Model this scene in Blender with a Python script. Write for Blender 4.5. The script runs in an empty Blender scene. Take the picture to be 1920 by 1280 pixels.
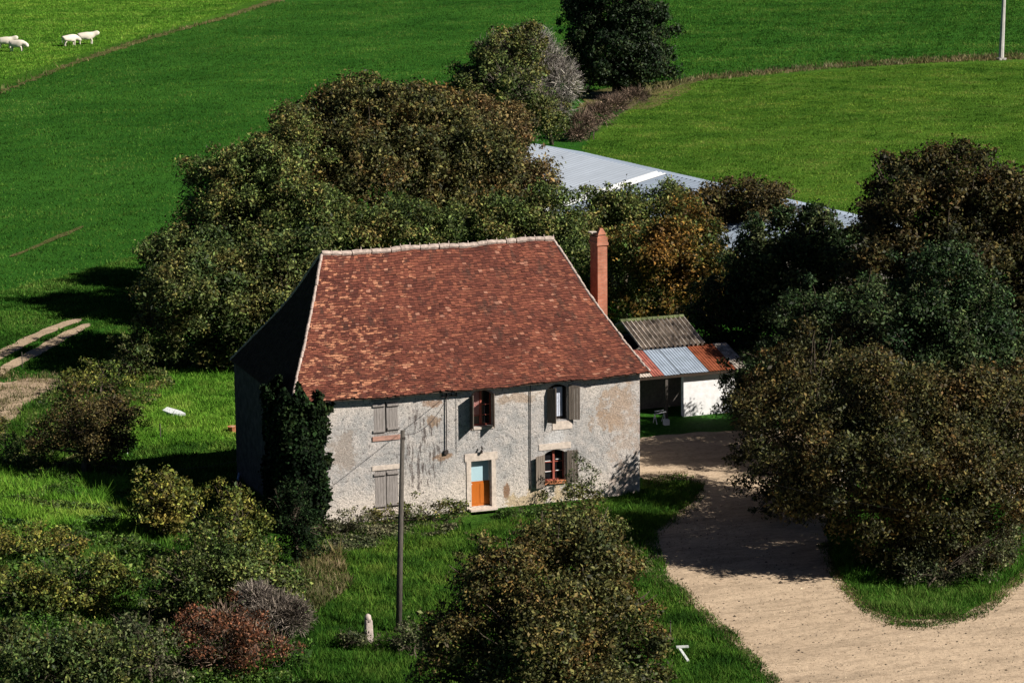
import bpy, bmesh, math, random
import numpy as np
from mathutils import Vector, Matrix
R = math.radians
rng = np.random.default_rng(7); random.seed(7)
scene = bpy.context.scene
col = scene.collection

# ---------------------------------------------------------------- camera
W, D, HE, OV = 16.04, 10.0, 5.73, 0.35            # house footprint (x along the facade, y away), eaves height
CP = np.array([-34.8874, -118.4375, 32.2123]); YAW, PIT, ROLL, F = 0.361752, 0.192745, -0.00954, 5500.0
FW = np.array([math.sin(YAW)*math.cos(PIT), math.cos(YAW)*math.cos(PIT), -math.sin(PIT)])
_r = np.array([math.cos(YAW), -math.sin(YAW), 0.0]); _u = np.cross(_r, FW)
RT = _r*math.cos(ROLL) + _u*math.sin(ROLL); UP = -_r*math.sin(ROLL) + _u*math.cos(ROLL)
cam = bpy.data.objects.new('camera', bpy.data.cameras.new('camera')); col.objects.link(cam)
cam.data.sensor_width = 36; cam.data.lens = F*36/1920; cam.data.clip_start = 1; cam.data.clip_end = 6000
m = Matrix(((RT[0], UP[0], -FW[0], CP[0]), (RT[1], UP[1], -FW[1], CP[1]), (RT[2], UP[2], -FW[2], CP[2]), (0, 0, 0, 1)))
cam.matrix_world = m
scene.camera = cam

# ---------------------------------------------------------------- sky, sun, exposure
SUN_EL = R(36); SUN_DIR = Vector((math.sin(R(47))*math.cos(SUN_EL), -math.cos(R(47))*math.cos(SUN_EL), math.sin(SUN_EL)))
world = bpy.data.worlds.new('World'); scene.world = world; world.use_nodes = True
nt = world.node_tree; bg = nt.nodes['Background']; bg.inputs[1].default_value = 0.05
sky = nt.nodes.new('ShaderNodeTexSky'); sky.sky_type = 'NISHITA'; sky.sun_disc = False
sky.air_density = 0.25; sky.dust_density = 0.1; sky.ozone_density = 1.0; sky.altitude = 600
sky.sun_elevation = SUN_EL; sky.sun_rotation = math.atan2(SUN_DIR.x, SUN_DIR.y)
nt.links.new(sky.outputs[0], bg.inputs[0])
sun = bpy.data.objects.new('sun', bpy.data.lights.new('sun', 'SUN')); col.objects.link(sun)
sun.data.energy = 5.0; sun.data.angle = R(0.53); sun.data.color = (1.0, 0.94, 0.86)
sun.rotation_euler = SUN_DIR.to_track_quat('Z', 'Y').to_euler(); sun.location = (40, -40, 60)
scene.view_settings.view_transform = 'Standard'; scene.view_settings.look = 'None'
scene.view_settings.exposure = 0.42; scene.view_settings.gamma = 1
scene.cycles.max_bounces = 5; scene.cycles.diffuse_bounces = 1; scene.cycles.transmission_bounces = 3

# ---------------------------------------------------------------- where things stand (measured on the photograph, set out on the real ground)
def ray(x, y): return FW + RT*(x-960)/F - UP*(y-640)/F
def at(x, y, z=0.0):
    d = ray(x, y); return CP + d*((z-CP[2])/d[2])
def atd(x, y, depth): return CP + ray(x, y)*depth
def depth_of(p): return float((np.asarray(p)-CP) @ FW)
def onY(x, y, Y=0.0):
    d = ray(x, y); return CP + d*((Y-CP[1])/d[1])

# ---------------------------------------------------------------- materials
def mat(name, rough=0.85, spec=0.25):
    m = bpy.data.materials.new(name); m.use_nodes = True
    b = m.node_tree.nodes['Principled BSDF']; b.inputs['Roughness'].default_value = rough
    b.inputs['Specular IOR Level'].default_value = spec
    return m, m.node_tree, b
def N(nt, t, **kw):
    n = nt.nodes.new(t)
    for k, v in kw.items(): setattr(n, k, v)
    return n
def noise(nt, scale, detail=4, rough=0.6, src=None, stretch=None, dist=0.0):
    n = N(nt, 'ShaderNodeTexNoise'); n.inputs['Scale'].default_value = scale; n.inputs['Detail'].default_value = detail
    n.inputs['Roughness'].default_value = rough; n.inputs['Distortion'].default_value = dist
    src = src or geo(nt)
    if stretch:
        mp = N(nt, 'ShaderNodeMapping'); mp.inputs['Scale'].default_value = stretch; nt.links.new(src, mp.inputs['Vector']); src = mp.outputs[0]
    nt.links.new(src, n.inputs['Vector']); return n.outputs['Fac']
def geo(nt): 
    for n in nt.nodes:
        if n.type == 'NEW_GEOMETRY': return n.outputs['Position']
    return N(nt, 'ShaderNodeNewGeometry').outputs['Position']
def island(nt):
    geo(nt)
    for n in nt.nodes:
        if n.type == 'NEW_GEOMETRY': return n.outputs['Random Per Island']
def ramp(nt, src, stops):
    r = N(nt, 'ShaderNodeValToRGB'); e = r.color_ramp.elements
    while len(e) < len(stops): e.new(0.5)
    for i, (p, c) in enumerate(stops):
        e[i].position = p; e[i].color = (*c, 1) if len(c) == 3 else c
    nt.links.new(src, r.inputs[0]); return r.outputs[0]
def mix(nt, a, b, f, mode='MIX'):
    n = N(nt, 'ShaderNodeMix', data_type='RGBA', blend_type=mode)
    for s, v in ((n.inputs[6], a), (n.inputs[7], b), (n.inputs[0], f)):
        if isinstance(v, bpy.types.NodeSocket): nt.links.new(v, s)
        elif isinstance(v, (int, float)): s.default_value = v
        else: s.default_value = (*v, 1)
    return n.outputs[2]
def math_(nt, op, a, b=None, c=None):
    n = N(nt, 'ShaderNodeMath', operation=op)
    for i, v in enumerate((a, b, c)):
        if v is None: continue
        if isinstance(v, bpy.types.NodeSocket): nt.links.new(v, n.inputs[i])
        else: n.inputs[i].default_value = v
    return n.outputs[0]
def sep(nt, src):
    n = N(nt, 'ShaderNodeSeparateXYZ'); nt.links.new(src, n.inputs[0]); return n.outputs
def bump(nt, b, h, strength, distance=0.05):
    n = N(nt, 'ShaderNodeBump'); n.inputs['Strength'].default_value = strength; n.inputs['Distance'].default_value = distance
    nt.links.new(h, n.inputs['Height']); nt.links.new(n.outputs[0], b.inputs['Normal'])
def step(nt, src, lo, hi):
    n = N(nt, 'ShaderNodeMapRange', interpolation_type='SMOOTHSTEP'); n.inputs[1].default_value = lo; n.inputs[2].default_value = hi
    nt.links.new(src, n.inputs[0]); return n.outputs[0]

def grass_mat(name, dark, mid, light, bs=0.9):
    m, nt, b = mat(name, 0.95, 0.05)
    big = noise(nt, 0.05, 4, 0.65, stretch=(1, 1, 1)); med = noise(nt, 0.45, 5, 0.7); fine = noise(nt, 5.0, 5, 0.75)
    c = ramp(nt, med, [(0.33, dark), (0.52, mid), (0.68, light)])
    c = mix(nt, c, ramp(nt, fine, [(0.36, tuple(x*0.45 for x in dark)), (0.5, mid), (0.66, tuple(x*1.35 for x in light))]), 0.55)
    c = mix(nt, c, ramp(nt, big, [(0.38, (0.72, 0.8, 0.7)), (0.62, (1.2, 1.12, 1.1))]), 1.0, 'MULTIPLY')
    nt.links.new(c, b.inputs['Base Color'])
    h = math_(nt, 'ADD', math_(nt, 'MULTIPLY', fine, 0.6), math_(nt, 'MULTIPLY', med, 0.8))
    bump(nt, b, h, bs, 0.35); return m
def leaf_mat(name, cols, pos_scale=0.45, var=0.55, transl=0.15, rough=0.6, spec=0.22):
    m, nt, b = mat(name, rough, spec)
    ni = noise(nt, pos_scale, 3, 0.6); isl = island(nt)
    f = math_(nt, 'ADD', math_(nt, 'MULTIPLY', math_(nt, 'SUBTRACT', ni, 0.5), 2.2), math_(nt, 'MULTIPLY_ADD', isl, var, 0.5-var/2))
    n = len(cols)
    c = ramp(nt, f, [(i/(n-1)*0.9+0.05, cols[i]) for i in range(n)])
    wn = N(nt, 'ShaderNodeTexWhiteNoise', noise_dimensions='1D'); nt.links.new(isl, wn.inputs['W'])
    if 'blade' in name or 'blades' in name: c = mix(nt, c, ramp(nt, noise(nt, 0.07, 5, 0.7), [(0.36, (0.62, 0.74, 0.7)), (0.5, (1, 1, 1)), (0.66, (1.35, 1.18, 1.2))]), 1.0, 'MULTIPLY')
    v = [(0, (0.6, 0.6, 0.6)), (0.55, (0.95, 0.95, 0.95)), (1, (1.4, 1.4, 1.4))] if 'blades' in name else [(0, (0.22, 0.22, 0.22)), (0.55, (0.75, 0.75, 0.75)), (1, (2.3, 2.3, 2.15))]
    c = mix(nt, c, ramp(nt, wn.outputs[0], v), 1.0, 'MULTIPLY')
    nt.links.new(c, b.inputs['Base Color'])
    tr = N(nt, 'ShaderNodeBsdfTranslucent'); nt.links.new(c, tr.inputs[0])
    ms = N(nt, 'ShaderNodeMixShader'); ms.inputs[0].default_value = transl
    out = nt.nodes['Material Output']
    nt.links.new(b.outputs[0], ms.inputs[1]); nt.links.new(tr.outputs[0], ms.inputs[2]); nt.links.new(ms.outputs[0], out.inputs[0])
    return m
def plain(name, c, rough=0.8, spec=0.2, var=0.25, scale=6, bs=0.3, metal=0.0, stretch=None):
    m, nt, b = mat(name, rough, spec); b.inputs['Metallic'].default_value = metal
    n = noise(nt, scale, 5, 0.65, stretch=stretch)
    lo = tuple(x*(1-var) for x in c); hi = tuple(min(1, x*(1+var)) for x in c)
    nt.links.new(ramp(nt, n, [(0.3, lo), (0.7, hi)]), b.inputs['Base Color'])
    bump(nt, b, n, bs, 0.02); return m

M = {}
M['meadow'] = grass_mat('rich green meadow', (0.019, 0.080, 0.010), (0.032, 0.127, 0.014), (0.056, 0.172, 0.020))
M['pasture'] = grass_mat('yellowish pasture', (0.035, 0.105, 0.010), (0.060, 0.160, 0.014), (0.10, 0.21, 0.026))
M['right_field'] = grass_mat('grazed field', (0.036, 0.105, 0.010), (0.065, 0.155, 0.015), (0.11, 0.21, 0.026))
M['lawn'] = grass_mat('garden lawn', (0.018, 0.060, 0.008), (0.040, 0.115, 0.012), (0.080, 0.170, 0.02))
M['drygrass'] = grass_mat('dry grass verge', (0.06, 0.075, 0.022), (0.13, 0.125, 0.045), (0.22, 0.19, 0.09))
def dirt_mat(name, c, dark, bs=0.5):
    m, nt, b = mat(name, 0.95, 0.08)
    big = noise(nt, 0.22, 4, 0.6, dist=0.6); fine = noise(nt, 7, 6, 0.75); tr = noise(nt, 0.9, 5, 0.7, stretch=(0.35, 1.4, 1), dist=0.8)
    k = ramp(nt, big, [(0.35, dark), (0.6, c)])
    k = mix(nt, k, ramp(nt, tr, [(0.36, tuple(x*0.62 for x in c)), (0.55, tuple(x*1.05 for x in c))]), 0.7)
    k = mix(nt, k, ramp(nt, noise(nt, 2.6, 6, 0.8), [(0.30, (0.62, 0.58, 0.55)), (0.46, (1, 1, 1)), (0.7, (1.08, 1.08, 1.08))]), 0.9, 'MULTIPLY')
    k = mix(nt, k, ramp(nt, fine, [(0.3, (0.62, 0.6, 0.58)), (0.5, (1, 1, 1)), (0.72, (1.18, 1.16, 1.12))]), 0.9, 'MULTIPLY')
    nt.links.new(k, b.inputs['Base Color']); bump(nt, b, math_(nt, 'ADD', fine, tr), bs, 0.06); return m
M['dirt'] = dirt_mat('pale stony dirt', (0.56, 0.43, 0.30), (0.40, 0.295, 0.20))
M['soil'] = dirt_mat('bare brown soil', (0.50, 0.38, 0.26), (0.32, 0.23, 0.15), 0.9)

# plaster of the facade: rough lime render with lichen greys, stains, bare tan patches
m, nt, b = mat('weathered lime plaster', 0.95, 0.08); M['plaster'] = m
P = geo(nt); sx, sy, sz = sep(nt, P)
big = noise(nt, 0.42, 4, 0.6); med = noise(nt, 1.6, 5, 0.7); fine = noise(nt, 6, 8, 0.85, dist=0.4); vfine = noise(nt, 26, 4, 0.85)
lich = ramp(nt, med, [(0.32, (0.38, 0.375, 0.37)), (0.46, (0.52, 0.50, 0.48)), (0.6, (0.70, 0.64, 0.59))])
pale = (0.86, 0.76, 0.665)
hz = math_(nt, 'ADD', math_(nt, 'ABSOLUTE', math_(nt, 'SUBTRACT', sz, 3.2)), math_(nt, 'MULTIPLY', math_(nt, 'SUBTRACT', big, 0.5), 5.0))
c = mix(nt, lich, pale, step(nt, hz, 0.9, 2.7))
blk = step(nt, fine, 0.47, 0.40); c = mix(nt, c, (0.12, 0.11, 0.105), math_(nt, 'MULTIPLY', blk, 0.9))
wh = step(nt, vfine, 0.53, 0.62); c = mix(nt, c, (0.80, 0.76, 0.71), math_(nt, 'MULTIPLY', wh, 0.7))
def blob(x, z, rx, rz, w=1.5, seedn=None):
    dx = math_(nt, 'DIVIDE', math_(nt, 'SUBTRACT', sx, x), rx); dz = math_(nt, 'DIVIDE', math_(nt, 'SUBTRACT', sz, z), rz)
    d = math_(nt, 'SQRT', math_(nt, 'ADD', math_(nt, 'MULTIPLY', dx, dx), math_(nt, 'MULTIPLY', dz, dz)))
    d = math_(nt, 'ADD', d, math_(nt, 'MULTIPLY', math_(nt, 'SUBTRACT', med, 0.5), w*3.2)); d = math_(nt, 'ADD', d, math_(nt, 'MULTIPLY', math_(nt, 'SUBTRACT', fine, 0.5), 1.6))
    return step(nt, d, 1.1, 0.7)
front = step(nt, sy, 0.2, 0.05)
def patch(c, colr, x, z, rx, rz, k, w=1.5):
    return mix(nt, c, colr, math_(nt, 'MULTIPLY', math_(nt, 'MULTIPLY', blob(x, z, rx, rz, w), front), k))
c = patch(c, (0.50, 0.36, 0.25), 14.9, 4.0, 0.75, 1.0, 0.7, 2.2)
c = patch(c, (0.50, 0.34, 0.22), 14.2, 3.5, 0.7, 0.4, 0.6, 2.0)
c = patch(c, (0.62, 0.47, 0.36), 15.3, 3.6, 0.8, 1.9, 0.5, 2.0)
c = patch(c, (0.66, 0.52, 0.42), 15.4, 0.6, 0.8, 0.8, 0.6, 2.0)
c = patch(c, (0.45, 0.31, 0.2), 10.0, 4.95, 1.0, 0.25, 0.6)
c = patch(c, (0.46, 0.36, 0.28), 2.0, 3.2, 0.7, 0.8, 0.55, 2.0)
c = patch(c, (0.74, 0.72, 0.70), 12.0, 2.95, 0.55, 0.4, 0.95, 0.6)
c = patch(c, (0.30, 0.16, 0.08), 9.6, 0.75, 0.18, 0.38, 0.9, 0.6)
c = patch(c, (0.66, 0.50, 0.29), 11.0, 0.25, 1.4, 0.45, 0.8)
c = patch(c, (0.40, 0.24, 0.13), 6.6, 2.6, 0.55, 0.14, 0.8)
c = patch(c, (0.40, 0.24, 0.12), 6.2, 4.3, 0.3, 0.25, 0.7)
c = patch(c, (0.40, 0.22, 0.12), 6.3, 5.0, 0.5, 0.2, 0.7)
spk = noise(nt, 14, 4, 0.9); c = mix(nt, c, (0.20, 0.195, 0.19), math_(nt, 'MULTIPLY', step(nt, spk, 0.47, 0.41), 0.65))
# run-off stains below the eaves, left of the middle
st = noise(nt, 1.0, 5, 0.75, stretch=(7, 1, 1.2)); stm = math_(nt, 'MULTIPLY', blob(5.6, 2.9, 1.0, 2.1, 0.7), step(nt, st, 0.5, 0.42))
c = mix(nt, c, (0.13, 0.105, 0.095), math_(nt, 'MULTIPLY', stm, 0.9))
nt.links.new(c, b.inputs['Base Color'])
h = math_(nt, 'ADD', math_(nt, 'MULTIPLY', fine, 1.0), math_(nt, 'ADD', math_(nt, 'MULTIPLY', med, 0.8), math_(nt, 'MULTIPLY', vfine, 0.3)))
bump(nt, b, h, 0.9, 0.12)

def tile_mat(name, patchy=True):
    m, nt, b = mat(name, 0.9, 0.12)
    isl = island(nt); P = geo(nt); sx, sy, sz = sep(nt, P)
    n1 = noise(nt, 0.55, 4, 0.65); n2 = noise(nt, 2.4, 4, 0.75, stretch=(0.6, 1, 1.6))
    c = ramp(nt, isl, [(0.0, (0.095, 0.034, 0.026)), (0.35, (0.155, 0.052, 0.036)), (0.75, (0.205, 0.070, 0.045)), (0.95, (0.27, 0.10, 0.06)), (1.0, (0.38, 0.19, 0.13))])
    c = mix(nt, c, ramp(nt, n1, [(0.35, (0.75, 0.72, 0.76)), (0.65, (1.2, 1.15, 1.1))]), 1.0, 'MULTIPLY')
    n3 = noise(nt, 1.3, 5, 0.75, stretch=(1.6, 1, 0.5)); c = mix(nt, c, (0.055, 0.040, 0.032), math_(nt, 'MULTIPLY', step(nt, n3, 0.52, 0.68), 0.6))
    if patchy:
        leftw = math_(nt, 'SUBTRACT', math_(nt, 'MULTIPLY', math_(nt, 'ABSOLUTE', math_(nt, 'SUBTRACT', sx, 2.2)), 0.024), 0.085)
        k = math_(nt, 'SUBTRACT', math_(nt, 'ADD', n2, math_(nt, 'MULTIPLY', isl, 0.13)), leftw)
        k = step(nt, k, 0.675, 0.72)
        c = mix(nt, c, mix(nt, (0.42, 0.15, 0.075), (0.52, 0.27, 0.165), n1), k)
    nt.links.new(c, b.inputs['Base Color']); bump(nt, b, noise(nt, 18, 4, 0.7), 0.35, 0.02); return m
M['tile'] = tile_mat('flat clay tiles')
M['wall_shade'] = plain('unlit walls darkened for shade', (0.075, 0.070, 0.066), 0.95, 0.05, 0.5, 2.5, 1.0)  # shade of the unlit left and back walls put into the colour
M['tile_shade'] = plain('unlit tiles darkened for shade', (0.040, 0.028, 0.022), 0.95, 0.05, 0.5, 4, 0.6)  # left roof slope: its shade is painted into the tile colour
M['tile_edge'] = plain('dark tile ends', (0.050, 0.022, 0.016), 0.95, 0.05, 0.6, 3)  # lower tile ends darker than the tile faces
M['mortar'] = plain('pinkish lime mortar', (0.46, 0.37, 0.32), 0.95, 0.05, 0.45, 7, 0.9)
M['underroof'] = plain('dark roof boards', (0.05, 0.035, 0.025), 0.9)
def brick_mat():
    m, nt, b = mat('chimney brick', 0.9, 0.1)
    sx, sy, sz = sep(nt, geo(nt)); cb = N(nt, 'ShaderNodeCombineXYZ')
    nt.links.new(math_(nt, 'ADD', sx, sy), cb.inputs[0]); nt.links.new(sz, cb.inputs[1])
    br = N(nt, 'ShaderNodeTexBrick'); nt.links.new(cb.outputs[0], br.inputs[0])
    br.inputs['Color1'].default_value = (0.50, 0.17, 0.10, 1); br.inputs['Color2'].default_value = (0.62, 0.26, 0.17, 1); br.inputs['Mortar'].default_value = (0.42, 0.24, 0.18, 1)
    br.inputs['Scale'].default_value = 1; br.inputs['Brick Width'].default_value = 0.23; br.inputs['Row Height'].default_value = 0.075; br.inputs['Mortar Size'].default_value = 0.012
    c = mix(nt, br.outputs[0], ramp(nt, noise(nt, 2.5, 5, 0.7), [(0.3, (0.7, 0.65, 0.6)), (0.7, (1.15, 1.1, 1.05))]), 1.0, 'MULTIPLY')
    nt.links.new(c, b.inputs['Base Color']); bump(nt, b, noise(nt, 20, 3, 0.6), 0.15, 0.01); return m
M['brick'] = brick_mat()
M['stone'] = plain('dressed sandstone', (0.62, 0.53, 0.45), 0.9, 0.1, 0.25, 5, 0.6)
M['stone_red'] = plain('pink limewashed lintel', (0.45, 0.26, 0.2), 0.9, 0.1, 0.3, 6, 0.5)
M['sill_brick'] = plain('brick sill', (0.50, 0.20, 0.10), 0.9, 0.1, 0.4, 14, 0.7)
M['greywood'] = plain('silvered shutter planks', (0.20, 0.165, 0.135), 0.9, 0.1, 0.4, 3, 0.6, stretch=(14, 14, 0.8))
M['closedwood'] = plain('bleached shutter planks', (0.30, 0.27, 0.25), 0.9, 0.1, 0.4, 3, 0.6, stretch=(14, 14, 0.8))
M['iron'] = plain('rusty strap iron', (0.05, 0.04, 0.035), 0.7, 0.3, 0.4, 9)
M['orange'] = plain('orange varnished wood', (0.50, 0.135, 0.016), 0.5, 0.3, 0.14, 4, 0.3, stretch=(12, 12, 1))
M['bluepane'] = plain('pale blue blind behind the pane', (0.42, 0.60, 0.66), 0.5, 0.4, 0.05, 2, 0.05)
M['redframe'] = plain('red brown window paint', (0.36, 0.10, 0.07), 0.7, 0.2, 0.3, 5)
M['glass'] = plain('dark window pane', (0.012, 0.012, 0.014), 0.12, 0.3, 0.1, 1, 0.0)
M['lace'] = plain('white lace curtain', (0.62, 0.66, 0.78), 0.9, 0.1, 0.35, 9, 0.5, stretch=(4, 4, 1))
M['pinkcurtain'] = plain('pinkish curtain', (0.42, 0.21, 0.19), 0.9, 0.1, 0.3, 6, 0.5, stretch=(8, 8, 0.6))
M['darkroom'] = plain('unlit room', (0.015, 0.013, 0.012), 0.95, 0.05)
M['pipe'] = plain('dark drain pipe', (0.05, 0.045, 0.045), 0.6, 0.3)
M['white'] = plain('white plastic', (0.75, 0.77, 0.78), 0.5, 0.3, 0.1)
M['whitewash'] = plain('whitewashed wall', (0.86, 0.85, 0.84), 0.9, 0.1, 0.12, 4, 0.8)
M['zinc'] = plain('pale blue zinc sheet', (0.40, 0.47, 0.56), 0.5, 0.4, 0.22, 1.6, 0.1, 0.15)
M['rust'] = plain('rusted corrugated iron', (0.26, 0.075, 0.035), 0.85, 0.15, 0.45, 2.2, 0.2)
M['pinkrust'] = plain('reddish painted iron', (0.36, 0.12, 0.09), 0.8, 0.15, 0.4, 2.2, 0.2)
M['oldtile'] = plain('mossy grey canal tiles', (0.40, 0.35, 0.30), 0.95, 0.08, 0.75, 2.8, 0.7)
M['moss'] = plain('moss on old ridge', (0.13, 0.15, 0.07), 0.95, 0.05, 0.5, 3, 0.8)
M['steel'] = plain('galvanised roof sheet', (0.50, 0.56, 0.64), 0.42, 0.4, 0.08, 0.5, 0.05, 0.25)
M['skylight'] = plain('white translucent roof strip', (0.88, 0.90, 0.91), 0.5, 0.4, 0.04)
M['barnwall'] = plain('grey barn boards', (0.2, 0.18, 0.16), 0.9, 0.1)
M['pole'] = plain('weathered pole wood', (0.10, 0.088, 0.075), 0.9, 0.1, 0.35, 3, 0.6, stretch=(8, 8, 0.5))
M['concrete'] = plain('pale concrete', (0.46, 0.44, 0.41), 0.9, 0.1, 0.2, 2, 0.4)
M['poststone'] = plain('rough pinkish stone', (0.50, 0.42, 0.37), 0.95, 0.1, 0.35, 8, 1.0)
M['wire'] = plain('cable sheath', (0.03, 0.03, 0.03), 0.6, 0.3)
M['bark'] = plain('tree bark', (0.10, 0.08, 0.06), 0.95, 0.05, 0.45, 5, 1.0, stretch=(3, 3, 0.7))
M['cow'] = plain('cream cow hide', (0.80, 0.72, 0.60), 0.85, 0.1, 0.08, 2, 0.1)
M['hoof'] = plain('hoof horn', (0.10, 0.08, 0.06), 0.7, 0.2)
M['bluetube'] = plain('faded blue plastic', (0.30, 0.40, 0.55), 0.6, 0.3, 0.1)

# ---------------------------------------------------------------- objects
def tag(o, label=None, cat=None, group=None, kind=None):
    if label: o['label'] = label
    if cat: o['category'] = cat
    if group: o['group'] = group
    if kind: o['kind'] = kind
    return o
WL = {}
def thing(name, loc, label, cat, group=None):
    o = bpy.data.objects.new(name, None); col.objects.link(o); o.location = tuple(loc); o.empty_display_size = 0.3
    WL[o.name] = Vector(tuple(float(v) for v in loc)); return tag(o, label, cat, group)
def link(name, me, material, parent=None):
    o = bpy.data.objects.new(name, me); col.objects.link(o)
    if material is not None: me.materials.append(material)
    if parent is not None:
        o.parent = parent; o.location = -WL[parent.name] if parent.name in WL and parent.type == 'EMPTY' else (0, 0, 0)
    return o
def fast_mesh(name, V, Fc, k):
    """V (n,3), Fc (m,k) -> mesh"""
    me = bpy.data.meshes.new(name); V = np.asarray(V, np.float32); Fc = np.asarray(Fc, np.int32)
    me.vertices.add(len(V)); me.vertices.foreach_set('co', V.ravel())
    me.loops.add(Fc.size); me.loops.foreach_set('vertex_index', Fc.ravel())
    me.polygons.add(len(Fc)); me.polygons.foreach_set('loop_start', np.arange(len(Fc), dtype=np.int32)*k)
    me.update(calc_edges=True); return me
class MB:
    def __init__(s): s.v = []; s.f = []
    def quad(s, *ps):
        i = len(s.v); s.v += [tuple(float(c) for c in p) for p in ps]; s.f.append(tuple(range(i, i+len(ps)))); return s
    def hexa(s, ps):
        i = len(s.v); s.v += [tuple(float(c) for c in p) for p in ps]
        for f in ((3, 2, 1, 0), (4, 5, 6, 7), (0, 1, 5, 4), (1, 2, 6, 5), (2, 3, 7, 6), (3, 0, 4, 7)): s.f.append(tuple(i+a for a in f))
        return s
    def box(s, x0, x1, y0, y1, z0, z1):
        return s.hexa([(x0, y0, z0), (x1, y0, z0), (x1, y1, z0), (x0, y1, z0), (x0, y0, z1), (x1, y0, z1), (x1, y1, z1), (x0, y1, z1)])
    def bar(s, a, b, w, h, up=(0, 0, 1)):
        a = Vector(a); b = Vector(b); d = (b-a).normalized(); u = Vector(up); sd = d.cross(u)
        if sd.length < 1e-4: sd = d.cross(Vector((1, 0, 0)))
        sd.normalize(); u = sd.cross(d); sd *= w/2; u = u*h/2
        return s.hexa([a-sd-u, a+sd-u, a+sd+u, a-sd+u, b-sd-u, b+sd-u, b+sd+u, b-sd+u])
    def tube(s, pts, rad, n=8, cap=True):
        pts = [Vector(tuple(float(c) for c in p)) for p in pts]; rad = rad if hasattr(rad, '__len__') else [rad]*len(pts)
        i0 = len(s.v)
        for k, p in enumerate(pts):
            d = (pts[min(k+1, len(pts)-1)] - pts[max(k-1, 0)]).normalized()
            a = d.cross(Vector((0, 0, 1)))
            if a.length < 0.05: a = d.cross(Vector((0, 1, 0)))
            a.normalize(); b_ = d.cross(a)
            for j in range(n):
                t = 2*math.pi*j/n; s.v.append(tuple(p + (a*math.cos(t) + b_*math.sin(t))*rad[k]))
        for k in range(len(pts)-1):
            for j in range(n):
                s.f.append((i0+k*n+j, i0+k*n+(j+1) % n, i0+(k+1)*n+(j+1) % n, i0+(k+1)*n+j))
        if cap: s.f.append(tuple(i0+j for j in range(n))); s.f.append(tuple(i0+(len(pts)-1)*n+j for j in reversed(range(n))))
        return s
    def build(s, name, material, parent=None, smooth=False):
        me = bpy.data.meshes.new(name); me.from_pydata(s.v, [], s.f); me.update()
        bm = bmesh.new(); bm.from_mesh(me); bmesh.ops.recalc_face_normals(bm, faces=bm.faces); bm.to_mesh(me); bm.free()
        if smooth:
            for p in me.polygons: p.use_smooth = True
        return link(name, me, material, parent)

# ================================================================ GROUND
def wob(poly, step_=0.35, amp=0.25):
    """densify an outline and roughen it"""
    out = []
    for i in range(len(poly)):
        a = np.array(poly[i]); b = np.array(poly[(i+1) % len(poly)]); L = np.linalg.norm(b-a); n = max(1, int(L/step_))
        nn = np.array([-(b-a)[1], (b-a)[0]])/max(L, 1e-6)
        for k in range(n):
            p = a+(b-a)*k/n; j = amp*(0.6*math.sin(p[0]*1.9+p[1]*1.3)+0.5*math.sin(p[0]*3.1-p[1]*2.7)+rng.normal(0, 0.15))
            out.append(p+nn*j)
    return out
def smooth_poly(poly, it=2):
    for _ in range(it):
        q = []
        for i in range(len(poly)):
            a = np.array(poly[i]); b = np.array(poly[(i+1) % len(poly)]); q += [a*0.75+b*0.25, a*0.25+b*0.75]
        poly = q
    return poly
def sheet(name, px, z, material, amp=0.25, step_=0.35, sm=2, kind='structure', thick=None):
    poly = [at(x, y)[:2] for x, y in px]
    if sm: poly = smooth_poly(poly, sm)
    poly = wob(poly, step_, amp)
    bm = bmesh.new(); vs = [bm.verts.new((p[0], p[1], z)) for p in poly]; f = bm.faces.new(vs)
    bmesh.ops.triangulate(bm, faces=[f]); bmesh.ops.recalc_face_normals(bm, faces=bm.faces)
    if sum(f.normal.z for f in bm.faces) < 0: bmesh.ops.reverse_faces(bm, faces=bm.faces)
    me = bpy.data.meshes.new(name); bm.to_mesh(me); bm.free()
    o = link(name, me, material); tag(o, kind=kind); return o
g = MB(); n = 40
for i in range(n):
    for j in range(n):
        a = -1600+3200*i/n; c_ = -1600+3200*j/n; s_ = 3200/n; g.quad((a, c_, 0), (a+s_, c_, 0), (a+s_, c_+s_, 0), (a, c_+s_, 0))
tag(g.build('ground', M['meadow']), kind='structure')
sheet('pasture', [(-900, 360), (0, 172), (230, 88), (400, 40), (520, -2), (700, -120), (200, -240), (-900, -200)], 0.03, M['pasture'], 0.5, 1.5, 1)
sheet('right_field', [(1085, 285), (1130, 230), (1200, 188), (1290, 152), (1480, 130), (1700, 119), (1885, 112), (2300, 105), (2400, 700), (1500, 600), (1150, 480)], 0.03, M['right_field'], 0.4, 1.2, 1)
sheet('garden_lawn', [(200, 700), (330, 690), (560, 690), (700, 840), (1300, 880), (1330, 930), (1240, 1010), (1260, 1090), (1330, 1170), (1460, 1300), (1500, 1500), (300, 1500), (-300, 1500), (-300, 860), (60, 850)], 0.03, M['lawn'], 0.4, 0.6)
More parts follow.
